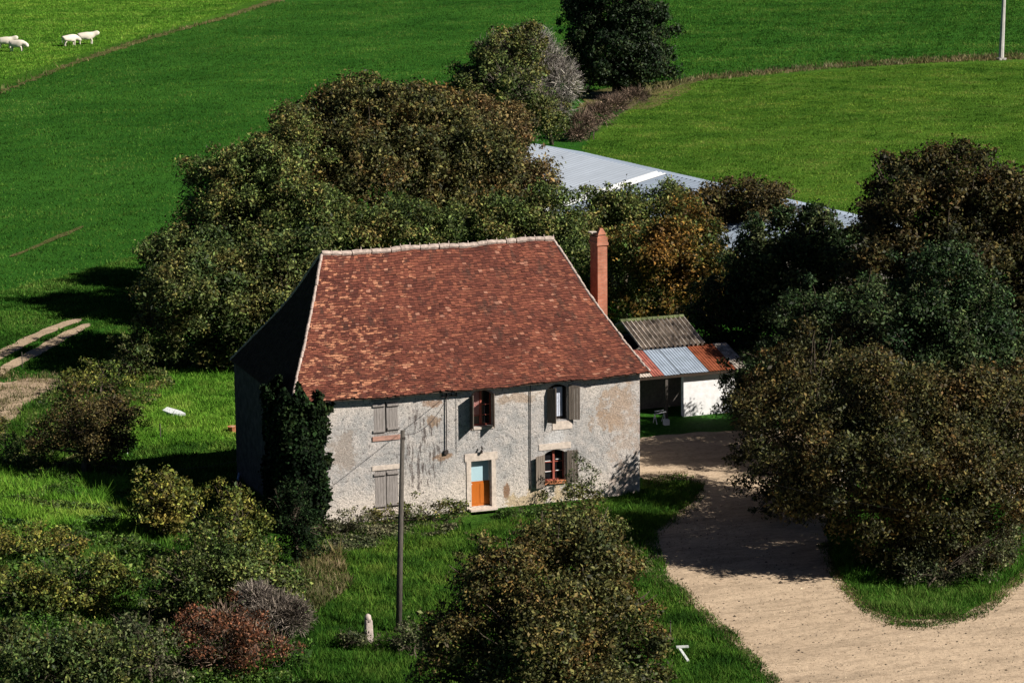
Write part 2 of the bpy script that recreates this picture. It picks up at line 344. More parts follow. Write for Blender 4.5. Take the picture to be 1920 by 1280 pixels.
# yard and dirt road as one pale stony surface with a grass island left out
road_px = [(1160, 822), (1390, 808), (1560, 800), (1800, 780), (2100, 800), (2300, 1000), (2300, 1600), (1700, 1600), (1530, 1400), (1450, 1280), (1375, 1205), (1310, 1150), (1268, 1110), (1235, 1085), (1180, 1062), (1172, 1035), (1200, 1010), (1290, 950), (1318, 918), (1290, 905), (1205, 908), (1180, 870)]
sheet('dirt_road', road_px, 0.06, M['dirt'], 0.14, 0.25)
sheet('grass_island', [(1560, 960), (1600, 900), (1700, 880), (1830, 900), (1930, 960), (1990, 1010), (1925, 1068), (1893, 1100), (1850, 1138), (1795, 1158), (1740, 1166), (1680, 1163), (1635, 1148), (1600, 1115), (1570, 1080), (1545, 1020)], 0.09, M['lawn'], 0.14, 0.25)
RUTA = [(-140, 728), (0, 657), (60, 628), (110, 607), (152, 597), (156, 603), (118, 616), (64, 640), (0, 676), (-140, 750)]
RUTB = [(-140, 765), (0, 690), (60, 656), (120, 624), (166, 605), (172, 613), (126, 637), (66, 671), (0, 706), (-140, 785)]
SOIL = [(-80, 712), (0, 718), (60, 712), (100, 710), (135, 722), (90, 742), (50, 757), (40, 782), (0, 797), (-90, 802)]
for q in (RUTA, RUTB): sheet('track_rut', q, 0.05, M['soil'], 0.12, 0.5, 1)
sheet('bare_soil', SOIL, 0.055, M['soil'], 0.3, 0.4)
sheet('bare_soil', [(570, 1072), (590, 1060), (625, 1058), (648, 1074), (630, 1086), (590, 1088)], 0.055, M['soil'], 0.12, 0.25)
# dry strips along the old fence lines
def strip(name, pts, w, material, z=0.05, amp=0.35):
    P_ = [at(x, y)[:2] for x, y in pts]; L = []; Rr = []
    for i, p in enumerate(P_):
        d = P_[min(i+1, len(P_)-1)]-P_[max(i-1, 0)]; d /= np.linalg.norm(d); nn = np.array([-d[1], d[0]])
        L.append(p+nn*w[i]/2); Rr.append(p-nn*w[i]/2)
    poly = wob(L+Rr[::-1], 0.8, amp)
    bm = bmesh.new(); f = bm.faces.new([bm.verts.new((p[0], p[1], z)) for p in poly]); bmesh.ops.triangulate(bm, faces=[f])
    if sum(f.normal.z for f in bm.faces) < 0: bmesh.ops.reverse_faces(bm, faces=bm.faces)
    me = bpy.data.meshes.new(name); bm.to_mesh(me); bm.free(); return tag(link(name, me, material), kind='structure')
strip('grass_verge', [(-60, 196), (40, 158), (130, 122), (200, 98), (260, 78), (330, 58), (420, 34), (520, 0), (600, -30)], [0.5, 0.7, 0.9, 1.5, 1.6, 1.1, 1.3, 2.0, 1.2], M['drygrass'])
strip('grass_verge', [(1150, 205), (1200, 172), (1255, 158), (1300, 149), (1420, 138), (1560, 126), (1700, 120), (1800, 112), (1885, 110), (1990, 104)], [7, 10, 5, 2, 0.8, 1.0, 0.9, 2.2, 1.4, 0.8], M['drygrass'])
strip('grass_verge', [(20, 482), (70, 462), (120, 441), (155, 425)], [0.3, 0.5, 0.7, 0.2], M['drygrass'], amp=0.1)

# ---------------------------------------------------------------- vegetation generators
def rand_dirs(n, upbias=0.0):
    d = rng.normal(size=(n, 3)); d[:, 2] += upbias; return d/np.linalg.norm(d, axis=1, keepdims=True)
def leaf_quads(P, nrm, L, wr=0.6):
    """rhombic leaves at P, facing roughly nrm"""
    n = len(P); t = np.cross(nrm, rng.normal(size=(n, 3))); t /= np.linalg.norm(t, axis=1, keepdims=True)+1e-9
    b_ = np.cross(nrm, t); L = L[:, None]
    V = np.empty((n, 4, 3)); fold = nrm*L*rng.uniform(-0.1, 0.2, (n, 1))
    V[:, 0] = P - t*L*0.5; V[:, 1] = P + b_*L*wr*0.5 + fold; V[:, 2] = P + t*L*0.5; V[:, 3] = P - b_*L*wr*0.5 + fold
    return V
def crown_points(lobes, dens, sub=(0.28, 0.5), hang=0.0, inner=0.25, ragged=1.0):
    Ps = []; Ns = []
    for c, r in lobes:
        c = np.array(c); r = np.array(r); rm = float(np.mean(r))
        K = int(max(9, 14*rm**1.15)); dirs = rand_dirs(K, 0.25)
        for d in dirs:
            rs = max(rm*rng.uniform(*sub)*min(1, 2.2/rm), 0.2)
            cc = c + d*r*rng.uniform(0.58, 1.0+0.18*ragged)
            if rng.uniform() < 0.22*ragged: rs = min(rs, rng.uniform(0.18, 0.42)); cc = c + d*(r + rng.uniform(0.05, 0.75)*min(1, rm/1.5))
            n = int(dens*3.4*math.pi*rs*rs*rng.uniform(0.5, 1.3)) + 4
            dd = rand_dirs(n, 0.35); rad = rs*np.abs(0.95+rng.normal(0, 0.33, n))[:, None]
            p = cc + dd*rad*np.array([1, 1, 0.8]); p[:, 2] -= hang*rng.uniform(0, 1, n)*rs
            Ps.append(p); Ns.append(dd*0.45 + d*0.3 + rng.normal(0, 0.95, (n, 3)) + np.array([0, 0, 0.3]))
        n = int(dens*inner*4*math.pi*rm*rm)
        dd = rand_dirs(n); p = c + dd*r*(rng.uniform(0.3, 0.92, n)[:, None]); Ps.append(p); Ns.append(dd + rng.normal(0, 0.8, (n, 3)))
    P_ = np.concatenate(Ps); N_ = np.concatenate(Ns); N_ /= np.linalg.norm(N_, axis=1, keepdims=True)+1e-9
    return P_, N_
def px_lobes(base, lobes):
    d0 = depth_of(base); out = []
    for l in lobes:
        cx, cy, rx, ry = l[:4]; off = l[4] if len(l) > 4 else 0.0
        d = d0+off; c = atd(cx, cy, d); s = d/F
        out.append((c, (rx*s, (rx*0.6+ry*0.6)*s if len(l) < 6 else l[5], ry*s)))
    return out
LEAFN = [0]
def plant(name, label, cat, base_px, lobes, material, L=0.2, dens=70, trunk=0.16, group=None, hang=0.0, inner=0.3, wr=0.6, ragged=1.0, stems=1, part='crown', twigs=0, twigmat=None, zmin=0.05, sub=(0.2, 0.42), tl=0.8):
    L *= 0.76; dens *= 1.45; wr *= 0.85; inner *= 0.7
    base = at(*base_px); root = thing(name, (base[0], base[1], 0), label, cat, group)
    lb = px_lobes(base, lobes)
    P_, N_ = crown_points(lb, dens, hang=hang, inner=inner, ragged=ragged, sub=sub)
    k = P_[:, 2] > zmin; P_ = P_[k]; N_ = N_[k]
    Ls = L*rng.lognormal(0, 0.3, len(P_)); V = leaf_quads(P_, N_, Ls, wr); LEAFN[0] += len(P_)
    me = fast_mesh(part, V.reshape(-1, 3), np.arange(len(P_)*4).reshape(-1, 4), 4)
    link(part, me, material, root)
    cen = np.mean([c for c, r in lb], axis=0); tb = MB()
    for s in range(stems):
        o = rng.normal(0, 0.25, 2) if stems > 1 else np.zeros(2)
        top = cen*0.6+np.array([base[0], base[1], cen[2]])*0.4; fork = np.array([base[0]+o[0], base[1]+o[1], 0]) * 0.45 + top*0.55
        tb.tube([(base[0]+o[0], base[1]+o[1], -0.1), (fork+np.array([base[0]+o[0], base[1]+o[1], 0]))/2+rng.normal(0, 0.06, 3), fork], [trunk*1.25, trunk, trunk*0.8], 8)
        for c, r in lb:
            mid = (fork+c)/2+rng.normal(0, 0.2, 3); tb.tube([fork, mid, c], [trunk*0.55, trunk*0.35, trunk*0.15], 6)
            for q in range(5):
                e = c+rand_dirs(1, 0.4)[0]*np.array(r)*0.92; tb.tube([mid, (mid+e)/2+rng.normal(0, 0.15, 3), e, e+(e-mid)*0.12+rng.normal(0, 0.06, 3)], [trunk*0.25, trunk*0.17, trunk*0.09, 0.008], 4, False)
    tb.build('trunk' if trunk > 0.08 else 'stem', M['bark'], root, True)
    if twigs:
        link('dead_twigs', twig_mesh(lb, twigs, tl, 0.009+0.008*tl), twigmat or M['twig'], root)
    return root
def twig_mesh(lb, n, length, w, up=0.5):
    Vs = []
    tot = sum(np.mean(r)**2 for c, r in lb)
    for c, r in lb:
        k = int(n*np.mean(r)**2/tot); d = rand_dirs(k, up); s = c + d*np.array(r)*rng.uniform(0.35, 0.85, (k, 1))
        dd = d + rng.normal(0, 0.35, (k, 3)) + np.array([0, 0, 0.25]) + rng.normal(0, 0.3, (k, 3)); dd /= np.linalg.norm(dd, axis=1, keepdims=True)
        l = (length*rng.uniform(0.5, 1.3, k))[:, None]; e = s+dd*l; sd = np.cross(dd, rng.normal(size=(k, 3))); sd /= np.linalg.norm(sd, axis=1, keepdims=True)
        ww = w*rng.uniform(0.6, 1.6, (k, 1)); V = np.empty((k, 4, 3)); V[:, 0] = s-sd*ww; V[:, 1] = s+sd*ww; V[:, 2] = e+sd*ww*0.3; V[:, 3] = e-sd*ww*0.3; Vs.append(V)
        # side shoots
        s2 = s+(e-s)*rng.uniform(0.3, 0.8, (k, 1)); d2 = dd+rng.normal(0, 0.6, (k, 3)); d2 /= np.linalg.norm(d2, axis=1, keepdims=True); e2 = s2+d2*l*0.5
        V = np.empty((k, 4, 3)); V[:, 0] = s2-sd*ww*0.6; V[:, 1] = s2+sd*ww*0.6; V[:, 2] = e2+sd*ww*0.2; V[:, 3] = e2-sd*ww*0.2; Vs.append(V)
    V = np.concatenate(Vs); return fast_mesh('twigs', V.reshape(-1, 3), np.arange(len(V)*4).reshape(-1, 4), 4)
def in_poly(x, y, poly):
    c = np.zeros(len(x), bool); n = len(poly)
    for i in range(n):
        x1, y1 = poly[i]; x2, y2 = poly[i-1]
        k = ((y1 > y) != (y2 > y)) & (x < (x2-x1)*(y-y1)/(y2-y1+1e-12)+x1); c ^= k
    return c
def tufts(name, px, n, h, w, material, clump=True, thr=0.0, holes=(), z0=0.02, collect=None):
    poly = [tuple(at(x, y)[:2]) for x, y in px]; hp = [[tuple(at(x, y)[:2]) for x, y in q] for q in holes]
    a = np.array(poly); lo = a.min(0); hi = a.max(0); X = rng.uniform(lo[0], hi[0], n*4); Y = rng.uniform(lo[1], hi[1], n*4)
    k = in_poly(X, Y, poly)
    for q in hp: k &= ~in_poly(X, Y, q)
    f = 0.5+0.25*np.sin(X*1.7+np.sin(Y*1.1)*2)+0.25*np.sin(Y*2.3+np.sin(X*1.4)*2); k &= rng.uniform(0, 1, len(X)) < (0.35+0.65*f) if clump else True
    X = X[k][:n]; Y = Y[k][:n]; f = f[k][:n]; n = len(X)
    hh = h*rng.lognormal(0, 0.35, n)*(0.6+0.8*f); th = rng.uniform(0, 2*math.pi, n); ln = rng.normal(0, 0.45, (n, 2))
    V = np.zeros((n, 3, 3)); dx = np.cos(th)*w*rng.uniform(0.6, 1.5, n); dy = np.sin(th)*w*rng.uniform(0.6, 1.5, n)
    V[:, 0] = np.stack([X-dx, Y-dy, np.full(n, z0)], 1); V[:, 1] = np.stack([X+dx, Y+dy, np.full(n, z0)], 1)
    V[:, 2] = np.stack([X+ln[:, 0]*hh, Y+ln[:, 1]*hh, z0+hh], 1)
    if collect is not None: collect.setdefault(material.name, []).append(V); return
    o = link(name, fast_mesh(name, V.reshape(-1, 3), np.arange(n*3).reshape(-1, 3), 3), material); tag(o, kind='stuff'); return o

G, BR = (0.030, 0.062, 0.012), (0.10, 0.055, 0.018)
M['lf_rust'] = leaf_mat('rusty dark leaves', [(0.0221, 0.0294, 0.01), (0.051, 0.0525, 0.017), (0.0892, 0.0693, 0.022), (0.102, 0.0578, 0.018)])
M['lf_olive'] = leaf_mat('olive leaves', [(0.0365, 0.069, 0.018), (0.0775, 0.1132, 0.03), (0.1311, 0.1449, 0.0408), (0.1596, 0.1311, 0.0384)])
M['lf_walnut'] = leaf_mat('browning walnut leaves', [(0.0369, 0.0499, 0.016), (0.0812, 0.0903, 0.0274), (0.1354, 0.1165, 0.0365), (0.1625, 0.095, 0.0296)])
M['lf_walnut_dark'] = leaf_mat('dark walnut leaves', [(0.028, 0.0369, 0.0122), (0.0617, 0.0668, 0.0208), (0.1029, 0.0862, 0.0277), (0.1235, 0.0703, 0.0225)])
M['lf_brown'] = leaf_mat('brown autumn leaves', [(0.0561, 0.0744, 0.0238), (0.1122, 0.102, 0.0367), (0.1938, 0.138, 0.054), (0.1938, 0.1056, 0.041)])
M['lf_green'] = leaf_mat('mid green leaves', [(0.041, 0.0721, 0.0189), (0.0888, 0.1326, 0.0319), (0.1452, 0.173, 0.0464), (0.222, 0.1658, 0.0523)])
M['lf_dark'] = leaf_mat('dark green leaves', [(0.0132, 0.0325, 0.011), (0.0264, 0.0585, 0.0176), (0.055, 0.0858, 0.0286), (0.088, 0.1014, 0.0374)])
M['lf_fir'] = leaf_mat('blackish evergreen needles', [(0.0064, 0.0176, 0.0064), (0.0144, 0.032, 0.0096), (0.0256, 0.048, 0.0144), (0.048, 0.0576, 0.0192)], transl=0.05)
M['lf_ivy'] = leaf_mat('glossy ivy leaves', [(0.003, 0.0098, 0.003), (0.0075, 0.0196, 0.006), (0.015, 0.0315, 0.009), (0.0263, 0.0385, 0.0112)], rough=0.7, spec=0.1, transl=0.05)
M['lf_orange'] = leaf_mat('orange brown leaves', [(0.048, 0.0856, 0.0168), (0.102, 0.0938, 0.0216), (0.228, 0.1242, 0.0264), (0.264, 0.1311, 0.03)])
M['lf_yellow'] = leaf_mat('yellowing leaves', [(0.057, 0.1035, 0.0192), (0.1083, 0.1449, 0.0288), (0.1938, 0.1932, 0.036), (0.228, 0.1794, 0.042)])
M['lf_fresh'] = leaf_mat('fresh green leaves', [(0.025, 0.070, 0.010), (0.050, 0.115, 0.016), (0.085, 0.150, 0.026), (0.12, 0.14, 0.035)])
M['lf_red'] = leaf_mat('rust red leaves', [(0.042, 0.036, 0.0168), (0.12, 0.054, 0.0264), (0.204, 0.072, 0.036), (0.18, 0.108, 0.072)])
M['lf_redbrown'] = leaf_mat('dull red brown leaves', [(0.0378, 0.0389, 0.0144), (0.081, 0.0624, 0.0216), (0.1188, 0.0832, 0.0288), (0.0648, 0.0901, 0.024)])
M['lf_greyveg'] = leaf_mat('greyish green weeds', [(0.036, 0.054, 0.0216), (0.072, 0.09, 0.036), (0.12, 0.126, 0.06), (0.156, 0.138, 0.084)])
M['twig'] = leaf_mat('bare grey twigs', [(0.14, 0.115, 0.095), (0.24, 0.20, 0.17), (0.33, 0.28, 0.25)], transl=0.0, rough=0.9, spec=0.1)
M['twigpale'] = leaf_mat('pale grey bare twigs', [(0.26, 0.23, 0.21), (0.40, 0.36, 0.33), (0.52, 0.48, 0.45)], transl=0.0, rough=0.9, spec=0.1)
M['twigbrown'] = leaf_mat('bare brown twigs', [(0.09, 0.06, 0.045), (0.17, 0.12, 0.09), (0.25, 0.18, 0.14)], transl=0.0, rough=0.9, spec=0.1)
M['blade'] = leaf_mat('grass blades', [(0.0278, 0.0792, 0.0104), (0.0501, 0.1385, 0.0157), (0.0974, 0.2046, 0.0236), (0.1531, 0.2376, 0.0392)], pos_scale=0.5, transl=0.25, rough=0.9, spec=0.1)
M['blade_rich'] = leaf_mat('deep green blades', [(0.0245, 0.0727, 0.009), (0.0384, 0.1256, 0.0134), (0.0733, 0.1849, 0.0209), (0.1395, 0.2245, 0.0449)], pos_scale=0.12, transl=0.25, rough=0.9, spec=0.1)
M['blade_light'] = leaf_mat('bright green blades', [(0.0686, 0.1837, 0.0157), (0.1067, 0.2756, 0.0236), (0.1829, 0.3674, 0.0392), (0.2591, 0.384, 0.0653)], pos_scale=0.3, transl=0.25, rough=0.9, spec=0.1)
M['blade_field'] = leaf_mat('grazed green blades', [(0.0457, 0.1202, 0.0123), (0.0855, 0.2003, 0.0185), (0.152, 0.2723, 0.0309), (0.2278, 0.2883, 0.0617)], pos_scale=0.2, transl=0.25, rough=0.9, spec=0.1)
M['blade_dry'] = leaf_mat('dry straw blades', [(0.07, 0.08, 0.022), (0.14, 0.13, 0.05), (0.24, 0.20, 0.10), (0.30, 0.25, 0.15)], pos_scale=0.5, transl=0.2, rough=0.9, spec=0.1)

# ================================================================ HOUSE
house = thing('farmhouse', (W/2, D/2, 0), 'two-storey stone farmhouse with red-brown tiled hipped roof and stained pale plaster front', 'house')
RL = onY(603, 477, D/2); RR = onY(1038, 446, D/2); HR = float((RL[2]+RR[2])/2); RL[2] = RR[2] = HR
# front wall with real openings  (x0, x1, z0, z1, arch rise)
OPEN = {'UL': (3.50, 4.56, 3.92, 5.30, 0), 'LL': (3.48, 4.52, 0.55, 2.24, 0), 'UM': (8.0, 9.0, 3.80, 5.20, 0.22), 'UR': (11.56, 12.56, 3.76, 5.20, 0.20),
        'LR': (11.44, 12.44, 0.98, 2.28, 0.16), 'DO': (7.94, 8.90, 0.16, 2.26, 0)}
xs = sorted({0.0, W} | {v for o in OPEN.values() for v in o[:2]}); zs = sorted({-0.3, 5.72} | {v for o in OPEN.values() for v in (o[2], o[3]+o[4])})
wl = MB(); DP = 0.27
for i in range(len(xs)-1):
    for j in range(len(zs)-1):
        mx, mz = (xs[i]+xs[i+1])/2, (zs[j]+zs[j+1])/2
        if any(o[0] < mx < o[1] and o[2] < mz < o[3]+o[4] for o in OPEN.values()): continue
        wl.quad((xs[i], 0, zs[j]), (xs[i+1], 0, zs[j]), (xs[i+1], 0, zs[j+1]), (xs[i], 0, zs[j+1]))
for x0, x1, z0, z1, ar in OPEN.values():
    xc = (x0+x1)/2; hw = (x1-x0)/2; arc = []
    for k in range(11):
        t = -1+2*k/10; arc.append((xc+t*hw, z1+ar*(1-t*t)))
    if ar:
        for k in range(10):
            (a, za), (b_, zb) = arc[k], arc[k+1]; wl.quad((a, 0, za), (b_, 0, zb), (b_, 0, z1+ar+1e-3), (a, 0, z1+ar+1e-3))
    for k in range(10):
        (a, za), (b_, zb) = arc[k], arc[k+1]; wl.quad((a, 0, za), (a, DP, za), (b_, DP, zb), (b_, 0, zb))
    wl.quad((x0, 0, z0), (x0, 0, z1), (x0, DP, z1), (x0, DP, z0)); wl.quad((x1, 0, z0), (x1, DP, z0), (x1, DP, z1), (x1, 0, z1)); wl.quad((x0, 0, z0), (x0, DP, z0), (x1, DP, z0), (x1, 0, z0))
wl.quad((0, 0, -0.3), (0, D, -0.3), (0, D, 5.72), (0, 0, 5.72)); wl.quad((W, 0, -0.3), (W, D, -0.3), (W, D, 5.72), (W, 0, 5.72)); wl.quad((0, D, -0.3), (W, D, -0.3), (W, D, 5.72), (0, D, 5.72))
me = bpy.data.meshes.new('wall'); me.from_pydata(wl.v, [], wl.f); wo = link('wall', me, M['plaster'], house); me.materials.append(M['wall_shade'])
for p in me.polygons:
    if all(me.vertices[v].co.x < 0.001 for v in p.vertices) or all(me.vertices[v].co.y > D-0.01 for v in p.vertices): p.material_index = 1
# unlit rooms behind the openings
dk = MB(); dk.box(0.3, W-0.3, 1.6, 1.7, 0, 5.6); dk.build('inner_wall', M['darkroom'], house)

# roof: flat clay tiles laid in courses on four slopes, slightly bell-cast at the eaves
EC = [np.array([-OV, -OV]), np.array([W+OV, -OV]), np.array([W+OV, D+OV]), np.array([-0.12, D+0.12])]
gf = lambda t: t - 0.10*t*(1-t)**1.0 - 0.03*math.sin(math.pi*t)
def sag(x, y, z): return z - 0.05*math.sin(math.pi*max(0, min(1, (x+OV)/(W+2*OV)))) + 0.03*math.sin(x*1.3+z) + 0.018*math.sin(x*3.1-z*2.2+y)
def slope_pt(c0, c1, r0, r1, u, t, lift=0.0):
    a = c0+(r0-c0)*t; b_ = c1+(r1-c1)*t; p = a+(b_-a)*u; z = HE-0.09+(HR-HE+0.09)*gf(t)
    return np.array([p[0], p[1], sag(p[0], p[1], z)+lift])
slopes = [(EC[0], EC[1], RL[:2], RR[:2]), (EC[1], EC[2], RR[:2], RR[:2]), (EC[2], EC[3], RR[:2], RL[:2]), (EC[3], EC[0], RL[:2], RL[:2])]
base = MB(); tiles_v = []; tiles_f = []
for si, (c0, c1, r0, r1) in enumerate(slopes):
    nr = 60; nt_ = 24
    for k in range(nt_):
        for q in range(8):
            base.quad(*[slope_pt(c0, c1, r0, r1, u, t, -0.05) for u, t in ((q/8, k/nt_), ((q+1)/8, k/nt_), ((q+1)/8, (k+1)/nt_), (q/8, (k+1)/nt_))])
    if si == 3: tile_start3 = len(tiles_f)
    for r in range(nr+1):
        t0 = r/nr - 0.004; t1 = min((r+1.35)/nr, 1.0); a = slope_pt(c0, c1, r0, r1, 0, max(0, r/nr)); b_ = slope_pt(c0, c1, r0, r1, 1, max(0, r/nr)); L = np.linalg.norm(b_-a)
        if L < 0.25 or r >= nr: continue
        nn = max(1, int(L/0.185)); off = rng.uniform(0, 1)
        edges = [0]+[min(1, max(0, (k+off)/nn+rng.normal(0, 0.06)/nn)) for k in range(nn)]+[1]
        for k in range(len(edges)-1):
            u0, u1 = edges[k], edges[k+1]-0.006/L
            if u1-u0 < 0.02/L: continue
            l0, l1 = 0.036+abs(rng.normal(0, 0.012)), 0.036+abs(rng.normal(0, 0.012)); dt = rng.normal(0, 0.0028); i0 = len(tiles_v)
            A = slope_pt(c0, c1, r0, r1, u0, t0+dt, l0); B = slope_pt(c0, c1, r0, r1, u1, t0+dt, l1); C = slope_pt(c0, c1, r0, r1, u1, t1, 0.004); E_ = slope_pt(c0, c1, r0, r1, u0, t1, 0.004)
            A2 = A-np.array([0, 0, 0.040]); B2 = B-np.array([0, 0, 0.040])
            tiles_v += [tuple(A), tuple(B), tuple(C), tuple(E_), tuple(A2), tuple(B2)]; tiles_f += [(i0, i0+1, i0+2, i0+3), (i0+4, i0+5, i0+1, i0)]
# soffit closing the eaves
base.hexa([(-OV+0.03, -OV+0.03, HE-0.13), (W+OV-0.03, -OV+0.03, HE-0.13), (W+OV-0.03, D+OV-0.03, HE-0.13), (-0.09, D+0.09, HE-0.13), (-OV+0.03, -OV+0.03, HE-0.10), (W+OV-0.03, -OV+0.03, HE-0.10), (W+OV-0.03, D+OV-0.03, HE-0.10), (-0.09, D+0.09, HE-0.10)])
roof = base.build('roof', M['underroof'], house)
me = bpy.data.meshes.new('roof_tiles'); me.from_pydata(tiles_v, [], tiles_f); rt = link('roof_tiles', me, M['tile'], None); rt.parent = roof
me.materials.append(M['tile_edge']); me.materials.append(M['tile_shade']); mi = np.tile([0, 1], len(tiles_f)//2).astype(np.int32); mi[tile_start3:] = 2; me.polygons.foreach_set('material_index', mi)
# mortared ridge and hips
def mortar_line(name, pts, w, h, spikes=True):
    mb = MB(); n = len(pts)
    cur = [Vector(tuple(p)) for p in pts]
    for k in range(n-1):
        a, b_ = cur[k], cur[k+1]; L = (b_-a).length; m_ = max(1, int(L/0.30))
        for j in range(m_):
            p = a.lerp(b_, j/m_); q = a.lerp(b_, (j+0.97)/m_); rr = w*random.uniform(0.85, 1.15)
            off = Vector((random.gauss(0, 0.012), random.gauss(0, 0.012), random.gauss(0, 0.008)))
            mb.tube([p+off, p.lerp(q, 0.5)+off*0.5+Vector((0, 0, 0.012)), q+off], [rr*0.96, rr*1.04, rr*0.9], 8)
            if spikes and random.random() < 0.75:
                mb.tube([q+Vector((0, 0, rr*0.3)), q+Vector((0, 0, rr+0.06+random.uniform(0, 0.06)))], [0.045, 0.02], 5)
    o = mb.build(name, M['mortar'], None, False); o.parent = roof; return o
rp = [slope_pt(*slopes[0], u, 1.0, 0.02) for u in np.linspace(0, 1, 25)]
mortar_line('ridge_cap', rp, 0.125, 0.1)
for u, s_ in ((0, 0), (1, 0), (1, 1), (0, 2) ):
    mortar_line('hip_cap', [slope_pt(*slopes[s_], u if s_ < 2 else 1, t, 0.015) for t in np.linspace(0.0, 1, 22)], 0.062, 0.06, False)
# chimney on the right hip slope
ch = MB(); cxa = onY(1121, 560, 4.6)[0]; cxb = cxa+0.47; zt = float(onY(1130, 446, 4.6)[2])
ch.box(cxa, cxb, 4.6, 5.5, 6.6, zt-0.35); ch.box(cxa-0.05, cxb+0.05, 4.55, 5.55, zt-0.35, zt-0.22); ch.box(cxa-0.02, cxb+0.02, 4.58, 5.52, zt-0.22, zt+0.02)
ch.box(cxa+0.04, cxb-0.04, 4.66, 5.44, zt+0.02, zt+0.14)
ch.hexa([(cxa+0.02, 4.62, zt+0.14), (cxb-0.02, 4.62, zt+0.14), (cxb-0.02, 4.92, zt+0.14), (cxa+0.02, 4.92, zt+0.14), (cxa+0.17, 4.7, zt+0.42), (cxb-0.17, 4.7, zt+0.42), (cxb-0.17, 4.84, zt+0.42), (cxa+0.17, 4.84, zt+0.42)])
chim = ch.build('chimney', M['brick'], house)
c2 = MB(); c2.box(cxa-0.12, cxa+0.22, 5.0, 5.48, zt+0.145, zt+0.20); o = c2.build('cap_slab', M['stone'], None); o.parent = chim

# door
DX0, DX1 = 7.94, 8.90
d = MB(); d.box(DX0+0.002, DX1-0.002, DP-0.02, DP+0.03, 0.16, 1.28)
door = d.build('door', M['orange'], house)
def sub(mb, name, material, parent, smooth=False):
    o = mb.build(name, material, None, smooth); o.parent = parent; return o
d = MB(); d.box(DX0+0.002, DX0+0.06, DP-0.02, DP+0.03, 1.281, 2.26); d.box(DX1-0.06, DX1-0.002, DP-0.02, DP+0.03, 1.281, 2.26); d.box(DX0+0.061, DX1-0.061, DP-0.02, DP+0.03, 2.18, 2.26); sub(d, 'frame', M['whitewash'], door)
d = MB(); d.box(DX0+0.061, DX1-0.061, DP, DP+0.02, 1.282, 2.178); sub(d, 'pane', M['bluepane'], door)
d = MB()
for a, b_ in ((DX0+0.08, DX0+0.44), (DX0+0.5, DX1-0.08)): 
    d.box(a, b_, DP-0.035, DP-0.0205, 0.28, 1.18)
sub(d, 'panel', M['orange'], door)
d = MB(); d.box(DX0+0.03, DX0+0.12, DP-0.07, DP-0.05, 1.16, 1.19); sub(d, 'handle', M['white'], door)
d = MB(); d.box(DX0-0.22, DX0-0.003, -0.035, 0.02, 0.1, 2.27); d.box(DX1+0.003, DX1+0.2, -0.03, 0.02, 0.1, 2.27); d.box(DX0-0.3, DX1+0.28, -0.04, 0.02, 2.273, 2.62); d.build('door_surround', M['stone'], house)
d = MB(); d.box(DX0-0.15, DX1+0.15, -0.36, 0.1, 0.06, 0.15); d.box(DX0-0.25, DX1+0.4, -0.75, -0.37, -0.05, 0.03); d.build('doorstep', M['stone'], house)
d = MB(); d.box(8.36, 8.44, -0.16, -0.04, 2.62, 2.70); d.tube([(8.4, -0.14, 2.72), (8.4, -0.2, 2.86), (8.4, -0.12, 2.95)], [0.06, 0.05, 0.02], 8); d.build('wall_lamp', M['iron'], house)

def leaf_shutter(parent, hx, z0, z1, ang, side, w, material, arch=0.0, y=-0.03):
    """one shutter leaf hinged at hx; ang = opening from closed (deg); side=+1 leaf extends to +x when closed"""
    a = R(ang); dx = side*math.cos(a); dy = -math.sin(a); mb = MB(); n = 4
    nx, ny = -dy*side, dx*side   # thickness direction
    P_ = lambda s, t, z: (hx+dx*s+nx*t, y+dy*s+ny*t, z)
    for k in range(n):
        s0 = w*k/n+0.004; s1 = w*(k+1)/n-0.004; za = z1+arch*(k+0.0)/n; zb = z1+arch*(k+1.0)/n; th = 0.034+0.004*random.random()
        mb.hexa([P_(s0, 0, z0), P_(s1, 0, z0), P_(s1, th, z0), P_(s0, th, z0), P_(s0, 0, za), P_(s1, 0, zb), P_(s1, th, zb), P_(s0, th, za)])
    o = sub(mb, 'shutter', material, parent)
    return o
def straps(parent, hx, zs_, ang, side, w, y=-0.03, material=None, t0=-0.035):
    a = R(ang); dx = side*math.cos(a); dy = -math.sin(a); nx, ny = -dy*side, dx*side; mb = MB()
    for z in zs_:
        mb.hexa([(hx+dx*s+nx*t, y+dy*s+ny*t, zz) for zz in (z-0.035, z+0.035) for s, t in ((0, t0), (w, t0), (w, -0.002), (0, -0.002))])
    return sub(mb, 'batten', material or M['iron'], parent)
def window(key, frame_m, label=None, sill=None, bars=True):
    x0, x1, z0, z1, ar = OPEN[key]; f = MB(); y0, y1 = DP-0.05, DP
    f.box(x0+0.002, x0+0.06, y0, y1, z0+0.002, z1+ar*0.25); f.box(x1-0.06, x1-0.002, y0, y1, z0+0.002, z1+ar*0.25); f.box(x0+0.061, x1-0.061, y0, y1, z0+0.002, z0+0.07)
    xc = (x0+x1)/2
    if bars:
        f.box(xc-0.045, xc+0.045, y0-0.02, y1, z0+0.071, z1+ar*0.9)
        for k in (1, 2):
            zz = z0+(z1-z0)*k/3; f.box(x0+0.061, xc-0.046, y0+0.01, y1, zz-0.018, zz+0.018); f.box(xc+0.046, x1-0.061, y0+0.01, y1, zz-0.018, zz+0.018)
    w_ = f.build('window', frame_m, house)
    if label: w_['label'] = label
    g_ = MB(); g_.box(x0+0.003, x1-0.003, DP+0.004, DP+0.014, z0+0.003, z1+ar); sub(g_, 'pane', M['glass'], w_)
    return w_
